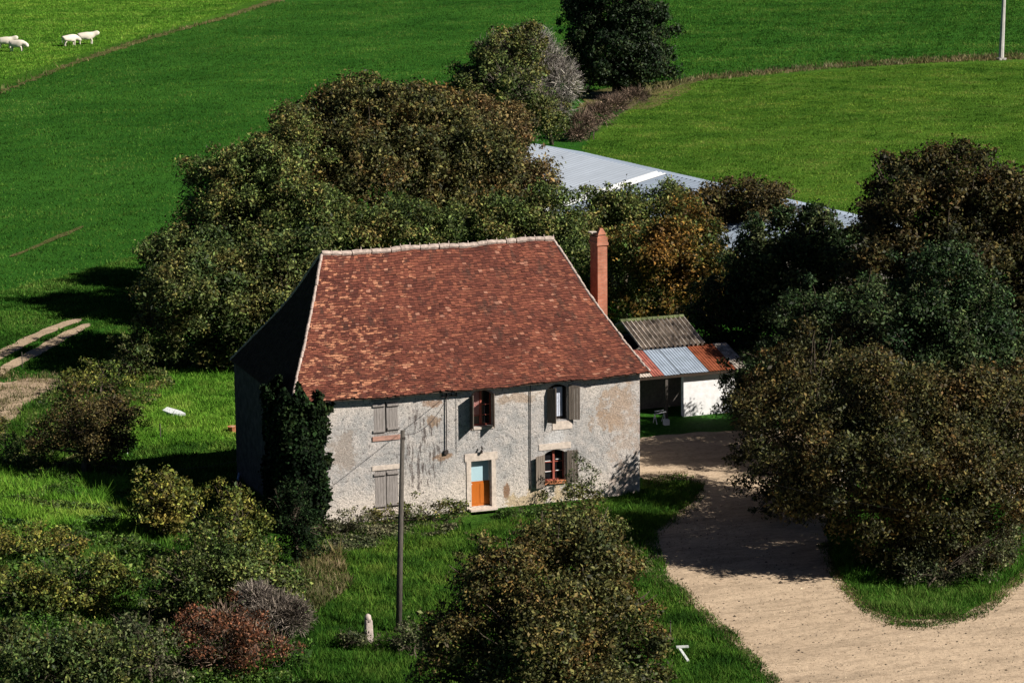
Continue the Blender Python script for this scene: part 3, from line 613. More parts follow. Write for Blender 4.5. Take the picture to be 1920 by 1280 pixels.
# closed pairs on the left
for key in ('UL', 'LL'):
    x0, x1, z0, z1, ar = OPEN[key]; f = MB(); f.box(x0+0.003, x1-0.003, 0.1, 0.14, z0+0.003, z1-0.003); w_ = f.build('window', M['iron'], house); w_['label'] = 'window behind closed grey shutters'
    xc = (x0+x1)/2; hw = (x1-x0)/2-0.02
    if key == 'UL': cuts = [(z0-0.12, z1+0.02, x0-0.02, 1, hw+0.01), (z0-0.05, z1+0.0, x1+0.02, -1, hw+0.01)]
    else: cuts = [(z0+0.02, z1-0.03, x0+0.005, 1, hw), (z0+0.04, z1-0.02, x1-0.005, -1, hw)]
    for za, zb, hx, sd, ww in cuts:
        leaf_shutter(w_, hx, za, zb, 0, sd, ww, M['closedwood'], y=-0.005)
        for zz in ((zb-0.16, za+0.22) if key == 'UL' else (zb-0.12, za+0.12)):
            mb = MB(); a_, b_ = sorted((hx, hx+sd*(ww-0.03))); mb.box(a_-(0.05 if sd > 0 else 0), b_+(0.05 if sd < 0 else 0), -0.055, -0.007, zz-0.045, zz+0.045); sub(mb, 'batten', M['closedwood'], w_)
            mb = MB(); mb.box(a_-(0.05 if sd > 0 else 0), b_+(0.05 if sd < 0 else 0), -0.05, -0.01, zz-0.075, zz-0.046); sub(mb, 'strap_hinge', M['iron'], w_)
    mb = MB(); mb.box(x0-0.12, x1+0.12, -0.03, 0.02, z1+0.03, z1+0.24); sub(mb, 'lintel', M['stone'] if key == 'LL' else M['closedwood'], w_)
    mb = MB(); mb.box(x0-0.1, x1+0.1, -0.05, 0.02, z0-0.33, z0-0.13); sub(mb, 'sill', M['stone_red'] if key == 'UL' else M['stone'], w_)
# middle upper window: both leaves standing straight out
w_ = window('UM', M['redframe'], 'upper window with pinkish frame and shutters standing straight out')
x0, x1, z0, z1, ar = OPEN['UM']
leaf_shutter(w_, x0-0.01, z0-0.02, z1+0.02, 103, 1, 0.47, M['greywood'], 0.12)
leaf_shutter(w_, x1+0.01, z0-0.02, z1+0.02, 78, -1, 0.45, M['greywood'], 0.12)
mb = MB(); 
for k in range(10):
    t0, t1 = -1+k*0.2, -0.8+k*0.2; xa, xb = (x0+x1)/2+t0*0.5, (x0+x1)/2+t1*0.5; za, zb = z1+ar*(1-t0*t0), z1+ar*(1-t1*t1)
    mb.hexa([(xa, -0.02, za+0.003), (xb, -0.02, zb+0.003), (xb, 0.01, zb+0.003), (xa, 0.01, za+0.003), (xa, -0.02, za+0.075), (xb, -0.02, zb+0.075), (xb, 0.01, zb+0.075), (xa, 0.01, za+0.075)])
sub(mb, 'arch_band', M['stone_red'], w_)
mb = MB(); mb.box(x0-0.09, x0-0.003, -0.02, 0.01, z0-0.1, z1); sub(mb, 'jamb', M['stone_red'], w_)
mb = MB(); 
for k in range(8):
    a_ = x0+0.065+0.047*k; mb.box(a_, a_+0.04, DP-0.03-0.012*(k % 2), DP-0.005, z0+0.5, z1+0.12)
sub(mb, 'curtain', M['pinkcurtain'], w_)
mb = MB(); mb.box(x0+0.0, x1+0.02, -0.045, 0.05, z0-0.12, z0-0.01); sub(mb, 'sill', M['stone'], w_)
# right upper window: one leaf ajar, one folded back; lace curtain
w_ = window('UR', M['iron'], 'upper window with white lace curtain and one shutter ajar', bars=False)
x0, x1, z0, z1, ar = OPEN['UR']
leaf_shutter(w_, x0-0.01, z0-0.06, z1+0.03, 52, 1, 0.46, M['greywood'], 0.08)
leaf_shutter(w_, x1+0.03, z0+0.0, z1+0.16, 158, -1, 0.5, M['greywood'], -0.1)
mb = MB()
for k in range(9):
    a_ = x0+0.42+0.045*k; mb.box(a_, a_+0.04, DP-0.04-0.014*(k % 2), DP-0.015, z0+0.14, z1+0.02)
sub(mb, 'curtain', M['lace'], w_)
mb = MB(); mb.box(x0+0.25, x1+0.2, -0.03, 0.03, z0-0.42, z0-0.05); sub(mb, 'sill', M['stone'], w_)
# right lower window
w_ = window('LR', M['redframe'], 'lower window with red-brown mullion, brick sill and both shutters open')
x0, x1, z0, z1, ar = OPEN['LR']
leaf_shutter(w_, x0-0.03, z0-0.2, z1-0.02, 163, 1, 0.5, M['greywood'], -0.04)
leaf_shutter(w_, x1+0.04, z0-0.1, z1+0.08, 160, -1, 0.5, M['greywood'], 0.02)
mb = MB(); mb.box(x0-0.04, x1+0.0, -0.09, 0.12, z0-0.09, z0-0.003); mb.box(x0-0.02, x1-0.02, -0.08, 0.1, z0-0.002, z0+0.04); sub(mb, 'sill', M['sill_brick'], w_)
for a_, b_, q in ((0.07, 0.4, 0.42), (0.6, 0.8, 0.44), (0.07, 0.35, 0.9), (0.6, 0.82, 0.95)):
    mb = MB(); mb.box(x0+a_, x0+b_, DP-0.055, DP-0.04, z0+q, z0+q+0.03); sub(mb, 'glazing_bar', M['white'], w_)
mb = MB(); mb.box(x0-0.28, x1+0.25, -0.025, 0.02, z1+ar+0.02, z1+ar+0.3); mb.build('lintel', M['stone'], house)
# pipe, brackets, insulators on the wall
mb = MB(); mb.tube([(10.76, -0.05, 5.5), (10.75, -0.05, 4.0), (10.73, -0.05, 2.0), (10.74, -0.05, 0.75)], 0.022, 6); mb.build('drain_pipe', M['pipe'], house)
mb = MB(); mb.tube([(6.8, -0.06, 5.45), (6.8, -0.07, 4.0), (6.77, -0.06, 2.9)], 0.025, 6)
mb.box(6.55, 7.3, -0.14, -0.08, 5.30, 5.34)
for k in range(4): mb.tube([(6.6+k*0.22, -0.11, 5.34), (6.6+k*0.22, -0.11, 5.46)], [0.035, 0.02], 6)
mb.box(6.68, 6.86, -0.1, -0.02, 2.72, 2.9); mb.build('cable_bracket', M['iron'], house)
mb = MB(); mb.tube([(7.28, -0.03, 5.35), (7.27, -0.03, 4.3), (7.27, -0.03, 2.7)], 0.008, 5); mb.build('thin_conduit', M['pipe'], house)

# ================================================================ POLE, POSTS, WIRES
pb = at(747, 1187); pt = onY(0, 0)  # placeholder
dpl = depth_of(pb); ptop = atd(755, 806, dpl)
r = thing('utility_pole', (pb[0], pb[1], 0), 'tall slim grey wooden pole on the grass in front of the farmhouse', 'pole')
mb = MB(); mb.tube([(pb[0], pb[1], -0.3), tuple((pb+ptop)/2*np.array([1, 1, 0])+np.array([0, 0, ptop[2]*0.5])), tuple(ptop)], [0.125, 0.105, 0.08], 12); mb.build('shaft', M['pole'], r, True)
mb = MB(); mb.box(ptop[0]-0.06, ptop[0]+0.06, ptop[1]-0.14, ptop[1]-0.08, ptop[2]-0.35, ptop[2]-0.25); mb.build('hook', M['iron'], r)
def cable(name, a, b, sagm, rad, label, n=24):
    a = Vector(tuple(a)); b = Vector(tuple(b)); pts = [a.lerp(b, k/n)-Vector((0, 0, sagm*4*(k/n)*(1-k/n))) for k in range(n+1)]
    mb = MB(); mb.tube(pts, rad, 5); o = mb.build(name, M['wire'], None, True); return tag(o, label, 'cable')
cable('cable', ptop-np.array([0, 0.1, 0.15]), (6.9, -0.12, 5.4), 0.5, 0.014, 'black cable sagging from the wooden pole to the bracket on the house front')
cable('cable', atd(1395, 893, 112), atd(1930, 985, 104), 0.25, 0.007, 'thin pale cable crossing in front of the big tree by the road')
cable('cable', (-0.02, 3.0, 2.9), tuple(at(200, 872, 0.9)), 0.5, 0.009, 'thin wire sagging from the dark side wall into the garden')
sp = at(692, 1207); r = thing('stone_post', (sp[0], sp[1], 0), 'short rough pinkish stone post beside the wooden pole', 'post')
mb = MB(); hgt = 1.12
for k in range(5):
    pass
mb.hexa([(sp[0]-0.17, sp[1]-0.14, -0.1), (sp[0]+0.17, sp[1]-0.14, -0.1), (sp[0]+0.16, sp[1]+0.14, -0.1), (sp[0]-0.17, sp[1]+0.14, -0.1), (sp[0]-0.15, sp[1]-0.12, hgt*0.9), (sp[0]+0.13, sp[1]-0.12, hgt*0.86), (sp[0]+0.12, sp[1]+0.12, hgt*0.86), (sp[0]-0.15, sp[1]+0.12, hgt*0.9)])
o = mb.build('post_shaft', M['poststone'], r)
bv = o.modifiers.new('b', 'BEVEL'); bv.width = 0.06; bv.segments = 3
mb = MB(); mb.tube([(sp[0]-0.02, sp[1], hgt*0.8), (sp[0]-0.03, sp[1], hgt), (sp[0]-0.03, sp[1], hgt*1.06)], [0.15, 0.12, 0.04], 8); mb.build('rounded_head', M['poststone'], r, True)
rb = at(1877, 113); d_ = depth_of(rb); rtop = atd(1885, -60, d_)
r = thing('utility_pole', (rb[0], rb[1], 0), 'pale concrete pole standing far off at the edge of the field', 'pole')
mb = MB(); mb.tube([(rb[0], rb[1], -0.3), tuple(rtop)], [0.30, 0.17], 8); mb.build('shaft', M['concrete'], r)
mb = MB(); mb.box(rb[0]-0.45, rb[0]+0.45, rb[1]-0.45, rb[1]+0.45, -0.1, 0.25); mb.build('footing', M['concrete'], r)
def stake(x, y, h, label, material='pole', rad=0.025, cat='stake', lean=(0, 0)):
    b_ = at(x, y); mb = MB(); mb.tube([(b_[0], b_[1], -0.1), (b_[0]+lean[0], b_[1]+lean[1], h)], [rad, rad*0.8], 7)
    o = mb.build('garden_stake', M[material], None); 
    return tag(o, label, cat)
stake(301, 822, 0.75, 'short dark stake at the near edge of the sunlit garden patch', rad=0.03)
stake(239, 855, 0.8, 'pale thin stake in the house shadow at the end of the sagging wire', 'white', 0.022)
stake(1257, 1214, 1.05, 'thin dark stake in the grass beside the white pipe', rad=0.025)
stake(42, 690, 0.9, 'thin post beside the wheel ruts at the left edge', 'pole', 0.03)
wp = at(1578, 925); mb = MB(); mb.tube([(wp[0], wp[1], 0), (wp[0], wp[1], 1.3)], 0.05, 8); mb.tube([(wp[0], wp[1], 1.3), (wp[0], wp[1], 1.5)], [0.09, 0.05], 8)
tag(mb.build('marker_post', M['white'], None), 'white capped marker post glimpsed through the big tree by the road', 'post')
# white T of pipes on the grass
p0 = at(1268, 1212, 0.42); p1 = at(1291, 1211, 0.42); p2 = at(1289, 1238)
mb = MB(); mb.bar(np.array([p0[0], p0[1], 0.42]), np.array([p1[0], p1[1], 0.42]), 0.13, 0.06); M['oldwhite'] = plain('dirty white paint', (0.55, 0.57, 0.54), 0.8, 0.1, 0.3, 6, 0.4)
mb.bar(np.array([p0[0]*0.75+p1[0]*0.25, p0[1]*0.75+p1[1]*0.25, 0.37]), at(1290, 1238, 0.1), 0.1, 0.05)
tag(mb.build('wooden_prop', M['oldwhite'], None), 'white T-shaped piece of wood tipped over on the grass by the road', 'timber')
# white sheet lying in the garden
p = at(326, 780); mb = MB(); pts = [(-0.85, 0.3, 0.30), (-0.3, -0.35, 0.22), (0.8, -0.5, 0.22), (0.6, 0.0, 0.26), (-0.3, 0.6, 0.38)]
pts = [(a*0.6, b_*0.8, c_) for a, b_, c_ in pts]; mb.quad(*[(p[0]+a, p[1]+b_*1.3, c_) for a, b_, c_ in pts]); mb.quad(*[(p[0]+a, p[1]+b_*1.3, 0.04) for a, b_, c_ in pts[::-1]])
for k in range(5):
    a, b_ = pts[k], pts[(k+1) % 5]; mb.quad((p[0]+a[0], p[1]+a[1]*1.3, 0.04), (p[0]+b_[0], p[1]+b_[1]*1.3, 0.04), (p[0]+b_[0], p[1]+b_[1]*1.3, b_[2]), (p[0]+a[0], p[1]+a[1]*1.3, a[2]))
tag(mb.build('plastic_sheet', M['white'], None), 'crumpled white sheet lying on the sunlit garden patch', 'sheet')
# terracotta pot at the back corner
p = at(436, 812); mb = MB(); mb.tube([(p[0], p[1], 0), (p[0], p[1], 0.3), (p[0], p[1], 0.36)], [0.16, 0.23, 0.26], 10)
r = thing('flower_pot', (p[0], p[1], 0), 'small terracotta pot on the grass at the far corner of the house', 'pot'); mb.build('pot_body', M['sill_brick'], r)
mb = MB(); mb.tube([(p[0], p[1], 0.3), (p[0], p[1], 0.37)], [0.2, 0.1], 8); mb.build('soil', M['soil'], r)
for (xa, ya, xb, yb, lab) in ((478, 908, 486, 922, 'faded blue tube leaning upright in the dark behind the yellowish bush'), (446, 900, 452, 888, 'second blue tube, the higher one, in the house shadow')):
    a = at(xa, ya, 0.15); b_ = at(xb, yb, 0.15) if yb > ya else at(xb, yb, 0.15); b_[2] = 0.5
    mb = MB(); mb.tube([a, b_], 0.06, 6); tag(mb.build('plastic_tube', M['bluetube'], None), lab, 'tube')

# ================================================================ SHED
def corr(name, p00, p10, p11, p01, pitch, amp, material, parent, thick=0.0):
    """corrugated sheet: p00->p10 across the waves (eaves), p00->p01 along them"""
    p00, p10, p11, p01 = [np.array(p, float) for p in (p00, p10, p11, p01)]
    L = np.linalg.norm(p10-p00); n = max(4, int(L/pitch*6)); nrm = np.cross(p10-p00, p01-p00); nrm /= np.linalg.norm(nrm)
    if nrm[2] < 0: nrm = -nrm
    mb = MB(); mseg = 5
    for k in range(n+1):
        u = k/n; w = amp*math.sin(2*math.pi*u*L/pitch)
        for j in range(mseg+1):
            v = j/mseg; p = (p00*(1-u)+p10*u)*(1-v)+(p01*(1-u)+p11*u)*v+nrm*(w+random.gauss(0, amp*0.06)); mb.v.append(tuple(p))
    for k in range(n):
        for j in range(mseg):
            a = k*(mseg+1)+j; mb.f.append((a, a+mseg+1, a+mseg+2, a+1))
    return mb.build(name, material, parent)
# corners measured on the photograph, given real heights
ez, rz, mz = 2.3, 4.7, 3.25
sE0 = at(1217, 706, ez); ex = np.array([1.0, 0, 0]); back = np.array([0, 1.0, 0])      # low front eaves of the tin roof, parallel to the farmhouse
tinD = 2.9
def ypx(p): d = np.asarray(p)-CP; return 640-F*(d@UP)/(d@FW)
def zfor(u, v, y):
    z = 2.0
    for _ in range(400):
        z += (ypx(sE0+ex*u+back*v+np.array([0, 0, z-ez]))-y)/60
    return z
mz = zfor(1.5, tinD, 653)-0.1; rz = zfor(0.9, tinD+2.5, 603)
S = lambda u, v, z: sE0 + ex*u + back*v + np.array([0, 0, z-ez])
SL = 5.0
shed = thing('shed', S(SL/2, 3, 0), 'low outbuilding with mossy tile roof above patched rusty tin and a white wall', 'shed')
cuts = [(-0.9, 0.2, 'stone'), (0.2, 0.85, 'pinkrust'), (0.85, 1.72, 'zinc'), (1.74, 3.3, 'zinc'), (3.3, 4.8, 'rust'), (4.8, 5.6, 'oldtile')]
for a, b_, mm in cuts:
    corr('tin_sheet', S(a+0.01, 0, ez+random.uniform(-0.02, 0.02)), S(b_-0.01, 0, ez), S(b_-0.01, tinD, mz+0.1), S(a+0.01, tinD, mz+0.1), 0.16, 0.018, M[mm], shed)
mb = MB(); mb.bar(S(-0.9, 0.05, ez-0.1), S(5.5, 0.05, ez-0.1), 0.1, 0.12); mb.bar(S(-0.9, tinD, mz-0.02), S(5.4, tinD, mz-0.02), 0.1, 0.12); mb.build('roof_beam', M['underroof'], shed)
corr('tile_roof', S(0.72, tinD-0.2, mz+0.16), S(4.3, tinD-0.2, mz+0.16), S(4.3, tinD+2.5, rz), S(0.72, tinD+2.5, rz), 0.25, 0.085, M['oldtile'], shed)
corr('tile_roof', S(0.72, tinD+5.0, mz+0.1), S(4.3, tinD+5.0, mz+0.1), S(4.3, tinD+2.5, rz-0.02), S(0.72, tinD+2.5, rz-0.02), 0.25, 0.085, M['oldtile'], shed)
mb = MB()
for k in range(12): mb.tube([S(0.72+k*0.3, tinD+2.5, rz+0.04), S(1.0+k*0.3, tinD+2.5, rz+0.05)], [0.11, 0.09], 7)
mb.build('ridge_tiles', M['moss'], shed)
def wall_q(mb, a, b_, z0, z1, t=0.3):
    a = np.array(a); b_ = np.array(b_); d = b_-a; d[2] = 0; d /= np.linalg.norm(d); nn = np.array([-d[1], d[0], 0])*t
    mb.hexa([(a[0], a[1], z0), (b_[0], b_[1], z0), (b_[0]+nn[0], b_[1]+nn[1], z0), (a[0]+nn[0], a[1]+nn[1], z0), (a[0], a[1], z1), (b_[0], b_[1], z1), (b_[0]+nn[0], b_[1]+nn[1], z1), (a[0]+nn[0], a[1]+nn[1], z1)])
mb = MB(); wall_q(mb, S(2.05, 0.35, 0), S(4.9, 0.35, 0), 0, ez-0.05, 0.3); mb.build('white_wall', M['whitewash'], shed)
mb = MB(); wall_q(mb, S(-0.6, tinD-0.1, 0), S(5.2, tinD-0.1, 0), 0, mz-0.12, 0.25); wall_q(mb, S(0.8, 4.8+tinD, 0), S(4.2, 4.8+tinD, 0), 0, mz-0.1, 0.25)
for q in (0.8, 4.15): mb.hexa([S(q, tinD+0.2, 0), S(q+0.15, tinD+0.2, 0), S(q+0.15, tinD+4.75, 0), S(q, tinD+4.75, 0), S(q, tinD+0.2, mz-0.1), S(q+0.15, tinD+0.2, mz-0.1), S(q+0.15, tinD+4.75, mz-0.1), S(q, tinD+4.75, mz-0.1)])
mb.build('stone_wall', M['barnwall'], shed)
for u in (-0.8, 1.0):
    mb = MB(); mb.bar(S(u, 0.15, 0), S(u, 0.15, ez-0.12), 0.14, 0.14, (0, 1, 0)); mb.build('roof_post', M['pole'], shed)
# white trestle in the open front
mb = MB(); mb.bar(S(0.0, -0.6, 0.50), S(0.7, -0.5, 0.55), 0.06, 0.04); mb.bar(S(0.1, -0.45, 0.60), S(0.6, -0.4, 0.62), 0.03, 0.03)
for a, b_ in ((0.1, -0.75), (0.1, -0.3), (0.6, -0.7), (0.6, -0.2)): mb.bar(S(a, b_, 0), S(a, -0.5, 0.48), 0.03, 0.03, (0, 1, 0))
mb.box(*(lambda q: (q[0]-0.13, q[0]+0.13, q[1]-0.13, q[1]+0.13, 0.0, 0.28))(S(0.5, -1.0, 0)))
tag(mb.build('garden_trestle', M['white'], None), 'white trestle standing before the dark open front of the shed', 'trestle')
# white frame at the right edge
q = at(1908, 935); mb = MB(); 
for a, b_ in (((-0.5, 0, 0.6), (0.4, 0.1, 0.95)), ((0.1, 0, 1.5), (0.5, 0.1, 0.8)), ((-0.3, 0.1, 0), (0.1, 0, 0.8)), ((0.4, 0, 0), (0.2, 0, 0.9)), ((-0.1, 0.2, 0.5), (0.6, 0.2, 0.55))):
    mb.bar(q*np.array([1, 1, 0])+np.array(a), q*np.array([1, 1, 0])+np.array(b_), 0.06, 0.05)
tag(mb.build('garden_chair', M['white'], None), 'tangle of white garden furniture half hidden behind the tree at the right edge', 'furniture')

# ================================================================ BARN behind the trees
zR = 5.6
b0 = at(1003, 270, zR); b1 = at(1262, 325, zR); b2 = at(1625, 413, zR)
bd = (b2-b0); bd[2] = 0; BL = float(np.linalg.norm(bd)); bd /= BL; bs = np.array([-bd[1], bd[0], 0]); bs = -bs if (bs @ np.array([FW[0], FW[1], 0])) > 0 else bs
barn = thing('barn', (b0+bd*BL/2)*np.array([1, 1, 0]), 'long pale blue metal-roofed barn half hidden behind the autumn trees', 'barn')
Wd, dz = 9.0, 1.9
Q = lambda u, v, z: b0*np.array([1, 1, 0]) + bd*u + bs*v + np.array([0, 0, z])
u1 = float((b1-b0) @ bd)
rf = corr('roof_sheet', Q(-0.2, Wd, zR-dz), Q(u1-1.3, Wd, zR-dz), Q(u1-1.3, 0, zR), Q(-0.2, 0, zR), 0.55, 0.05, M['steel'], barn)
corr('skylight_strip', Q(u1-1.28, Wd, zR-dz+0.03), Q(u1+0.1, Wd, zR-dz+0.03), Q(u1+0.1, 0, zR+0.03), Q(u1-1.28, 0, zR+0.03), 0.55, 0.05, M['skylight'], barn)
M['steel2'] = plain('older dull roof sheet', (0.30, 0.36, 0.44), 0.6, 0.3, 0.15, 0.5, 0.05, 0.2)
corr('roof_sheet', Q(u1+0.12, Wd, zR-dz), Q(BL+0.2, Wd, zR-dz), Q(BL+0.2, 0, zR), Q(u1+0.12, 0, zR), 0.55, 0.05, M['steel2'], barn)['label'] = 'darker older roof sheets'
for us in (4.2, u1*0.45):
    corr('skylight_strip', Q(us, Wd, zR-dz+0.045), Q(us+1.0, Wd, zR-dz+0.045), Q(us+1.0, Wd*0.62, zR-dz*0.62+0.045), Q(us, Wd*0.62, zR-dz*0.62+0.045), 0.55, 0.05, M['skylight'], barn)
corr('roof_sheet', Q(-0.2, -4.0, zR-0.9), Q(BL+0.2, -4.0, zR-0.9), Q(BL+0.2, -0.01, zR-0.02), Q(-0.2, -0.01, zR-0.02), 0.55, 0.05, M['steel2'], barn)
mb = MB(); wall_q(mb, Q(0, Wd-0.4, 0), Q(BL, Wd-0.4, 0), 0, zR-dz, 0.2); wall_q(mb, Q(0, -3.7, 0), Q(BL, -3.7, 0), 0, zR-1.0, 0.2)
for u in (0, BL-0.2): 
    mb.hexa([Q(u, Wd-0.5, 0), Q(u+0.2, Wd-0.5, 0), Q(u+0.2, -3.6, 0), Q(u, -3.6, 0), Q(u, Wd-0.5, zR-dz-0.1), Q(u+0.2, Wd-0.5, zR-dz-0.1), Q(u+0.2, -3.6, zR-1.1), Q(u, -3.6, zR-1.1)])
mb.build('wall', M['barnwall'], barn)

# ================================================================ COWS
def cow(base_px, heading, label, headpose='up', scale=1.0):
    b_ = at(*base_px); r = thing('cow', (b_[0], b_[1], 0), label, 'cow', 'cream cows grazing in the far pasture')
    ca, sa = math.cos(heading), math.sin(heading)
    V = []; Ed = []; Rd = []
    def j(x, y, z, rad, par=None):
        V.append(((x*ca-y*sa)*scale, (x*sa+y*ca)*scale, z*scale)); Rd.append(rad*scale*(1.22 if rad > 0.3 else 1.3))
        if par is not None: Ed.append((par, len(V)-1))
        return len(V)-1
    pelv = j(-0.72, 0, 1.12, 0.39); belly = j(-0.12, 0, 1.04, 0.43, pelv); chest = j(0.45, 0, 1.06, 0.41, belly); sh = j(0.74, 0, 1.17, 0.33, chest)
    if headpose == 'up': nk = j(1.0, 0, 1.33, 0.25, sh); hd = j(1.22, 0, 1.52, 0.24, nk); mz_ = j(1.55, 0, 1.28, 0.16, hd)
    else: nk = j(1.02, 0, 1.02, 0.25, sh); hd = j(1.25, 0, 0.92, 0.24, nk); mz_ = j(1.52, 0, 0.64, 0.16, hd)
    for s in (-1, 1): j(hd and (1.28), s*0.24, V[hd][2]/scale+0.10, 0.035, hd)
    rump = j(-0.98, 0, 1.15, 0.2, pelv); t1 = j(-1.1, 0, 0.85, 0.035, rump); j(-1.08, 0, 0.45, 0.045, t1)
    for s in (-1, 1):
        k = random.uniform(-0.08, 0.08)
        hip = j(-0.72, s*0.24, 0.82, 0.17, pelv); st_ = j(-0.62+k, s*0.23, 0.66, 0.11, hip); hk = j(-0.84+k, s*0.22, 0.42, 0.07, st_); j(-0.78+k, s*0.22, 0.03, 0.055, hk)
        k = random.uniform(-0.08, 0.08)
        el = j(0.52, s*0.22, 0.75, 0.13, chest); kn = j(0.56+k, s*0.2, 0.42, 0.075, el); j(0.54+k, s*0.2, 0.03, 0.055, kn)
    me = bpy.data.meshes.new('body'); me.from_pydata(V, Ed, [])
    o = bpy.data.objects.new('body', me); col.objects.link(o); o.parent = r; me.materials.append(M['cow'])
    sk = o.modifiers.new('skin', 'SKIN'); sk.use_smooth_shade = True
    for i, v in enumerate(me.skin_vertices[0].data): v.radius = (Rd[i]*0.9, Rd[i]); v.use_root = (i == 0)
    ss = o.modifiers.new('sub', 'SUBSURF'); ss.levels = 1; ss.render_levels = 1
    return r
H0 = -YAW
cow((163, 84), H0+0.15, 'cream cow standing with raised head, rightmost of the four in the pasture', 'up', 1.0)
cow((132, 87), H0+0.5, 'cream cow just left of the one with raised head, its own head hidden', 'down', 0.92)
cow((12, 92), H0-0.05, 'cream cow cut off by the left edge of the photo', 'up', 0.95)
cow((33, 98), H0-0.25, 'cream cow walking in front of the one at the left edge', 'down', 0.95)
# ================================================================ TREES AND SHRUBS
HG = 'trees crowded behind the farmhouse'
plant('tree', 'broad olive-brown tree, tallest of the clump behind the roof', 'tree', (700, 560), [(690, 265, 120, 95, 0), (590, 300, 90, 90, 1), (790, 300, 110, 105, 2), (880, 340, 90, 100, 1), (690, 370, 160, 110, -3), (620, 225, 70, 45, 2), (740, 215, 80, 50, 1), (835, 260, 70, 60, 3)], M['lf_walnut'], 0.26, 62, 0.28, HG)
plant('tree', 'round green tree at the left shoulder of the clump behind the house', 'tree', (480, 600), [(480, 370, 95, 85, 0), (400, 350, 60, 55, 1), (545, 310, 75, 70, 1), (560, 420, 90, 80, -2), (430, 440, 90, 70, -1), (500, 500, 120, 80, -2)], M['lf_green'], 0.24, 62, 0.2, HG)
plant('tree', 'dark drooping tree at the far left end of the clump, over the wheel ruts', 'tree', (380, 690), [(350, 500, 75, 60, 0), (320, 570, 60, 60, 0), (400, 580, 95, 80, -1), (350, 640, 60, 45, -1), (300, 480, 30, 30, 1), (460, 620, 90, 80, 0), (345, 520, 60, 55, 5), (340, 560, 65, 60, -3), (290, 560, 36, 40, 2), (400, 540, 70, 70, 4)], M['lf_olive'], 0.24, 60, 0.18, HG)
plant('tree', 'dark olive tree against the shaded left slope of the roof', 'tree', (560, 690), [(560, 520, 90, 80, 1), (500, 560, 80, 90, 0), (580, 620, 90, 80, 0), (470, 640, 60, 60, -1)], M['lf_olive'], 0.24, 60, 0.2, HG)
plant('tree', 'reddish brown tree between the olive tree and the metal barn', 'tree', (960, 490), [(935, 300, 70, 80, 0), (900, 260, 70, 65, 1), (975, 360, 48, 62, -1), (930, 380, 110, 80, -2), (850, 420, 90, 70, -3), (1000, 430, 55, 50, -2), (960, 235, 40, 35, 1)], M['lf_brown'], 0.26, 62, 0.2, HG)
plant('tree', 'green tree just above the tiled ridge of the house', 'tree', (800, 620), [(760, 440, 90, 55, 0), (870, 450, 80, 50, 0), (950, 430, 80, 45, 0), (650, 450, 70, 45, 0), (1030, 420, 60, 55, 0), (1050, 500, 60, 80, 0)], M['lf_green'], 0.22, 66, 0.18, HG)
plant('tree', 'leafy green tree behind the brick chimney', 'tree', (1170, 600), [(1180, 420, 70, 60, 0), (1130, 400, 55, 40, 1), (1240, 410, 60, 55, 1), (1180, 510, 60, 80, 0)], M['lf_green'], 0.22, 64, 0.16, HG)
plant('tree', 'orange-brown tree right of the brick chimney', 'tree', (1260, 640), [(1230, 480, 70, 60, 0), (1290, 450, 65, 60, 1), (1300, 520, 60, 70, 0), (1220, 560, 60, 45, 0), (1340, 470, 40, 50, 1)], M['lf_orange'], 0.22, 64, 0.16, HG)
plant('tree', 'brownish small tree top hiding the middle of the barn roof', 'tree', (1400, 560), [(1400, 390, 72, 52, 0), (1350, 390, 45, 40, 0), (1430, 450, 60, 55, 0), (1360, 450, 50, 45, 0), (1455, 415, 42, 40, 0), (1340, 395, 36, 36, 0), (1430, 480, 60, 50, 0)], M['lf_redbrown'], 0.22, 64, 0.16, HG)
plant('tree', 'very dark green tree between the barn and the big brown tree', 'tree', (1530, 720), [(1525, 440, 36, 42, 0), (1570, 470, 45, 52, 0), (1470, 510, 70, 80, 0), (1560, 560, 90, 100, -1), (1480, 620, 90, 80, -1), (1430, 540, 55, 60, 0), (1600, 660, 80, 80, 0), (1400, 490, 45, 45, 0), (1440, 440, 42, 42, 0), (1500, 425, 36, 40, 0), (1540, 410, 26, 30, 0)], M['lf_dark'], 0.24, 62, 0.2, HG)
plant('tree', 'small dark green tree leaning over the shed roof', 'tree', (1400, 715), [(1385, 570, 60, 45, 0), (1345, 560, 40, 40, 0), (1420, 620, 55, 55, 0), (1350, 630, 40, 28, 1), (1440, 680, 40, 50, 0), (1318, 592, 34, 32, 0), (1330, 635, 38, 28, 0)], M['lf_dark'], 0.20, 70, 0.14, HG)
plant('tree', 'huge brown-topped tree at the right edge behind the others', 'tree', (1790, 770), [(1800, 370, 95, 80, 0), (1680, 360, 60, 60, 1), (1870, 400, 80, 90, 0), (1730, 450, 110, 90, -1), (1850, 520, 110, 100, -1), (1700, 560, 90, 90, -2), (1930, 480, 70, 110, 0), (1800, 640, 120, 90, -2), (1660, 680, 80, 70, -2), (1930, 640, 80, 90, -1), (1650, 440, 36, 50, 0)], M['lf_rust'], 0.25, 62, 0.32, HG)
plant('tree', 'big olive-brown tree with low crown on the grass island by the road', 'tree', (1700, 1060), [(1640, 780, 110, 95, 1), (1780, 790, 110, 95, 2), (1880, 840, 80, 90, 1), (1590, 880, 115, 85, -1), (1750, 890, 130, 100, -2), (1870, 950, 80, 70, -2), (1530, 840, 60, 60, 0), (1770, 1000, 75, 50, -2), (1650, 955, 90, 55, -1.5), (1520, 930, 60, 38, 0), (1700, 1035, 80, 45, -1.5), (1800, 1040, 70, 45, -1), (1870, 740, 60, 60, 3), (1720, 820, 110, 80, 5)], M['lf_walnut_dark'], 0.19, 80, 0.3, None)
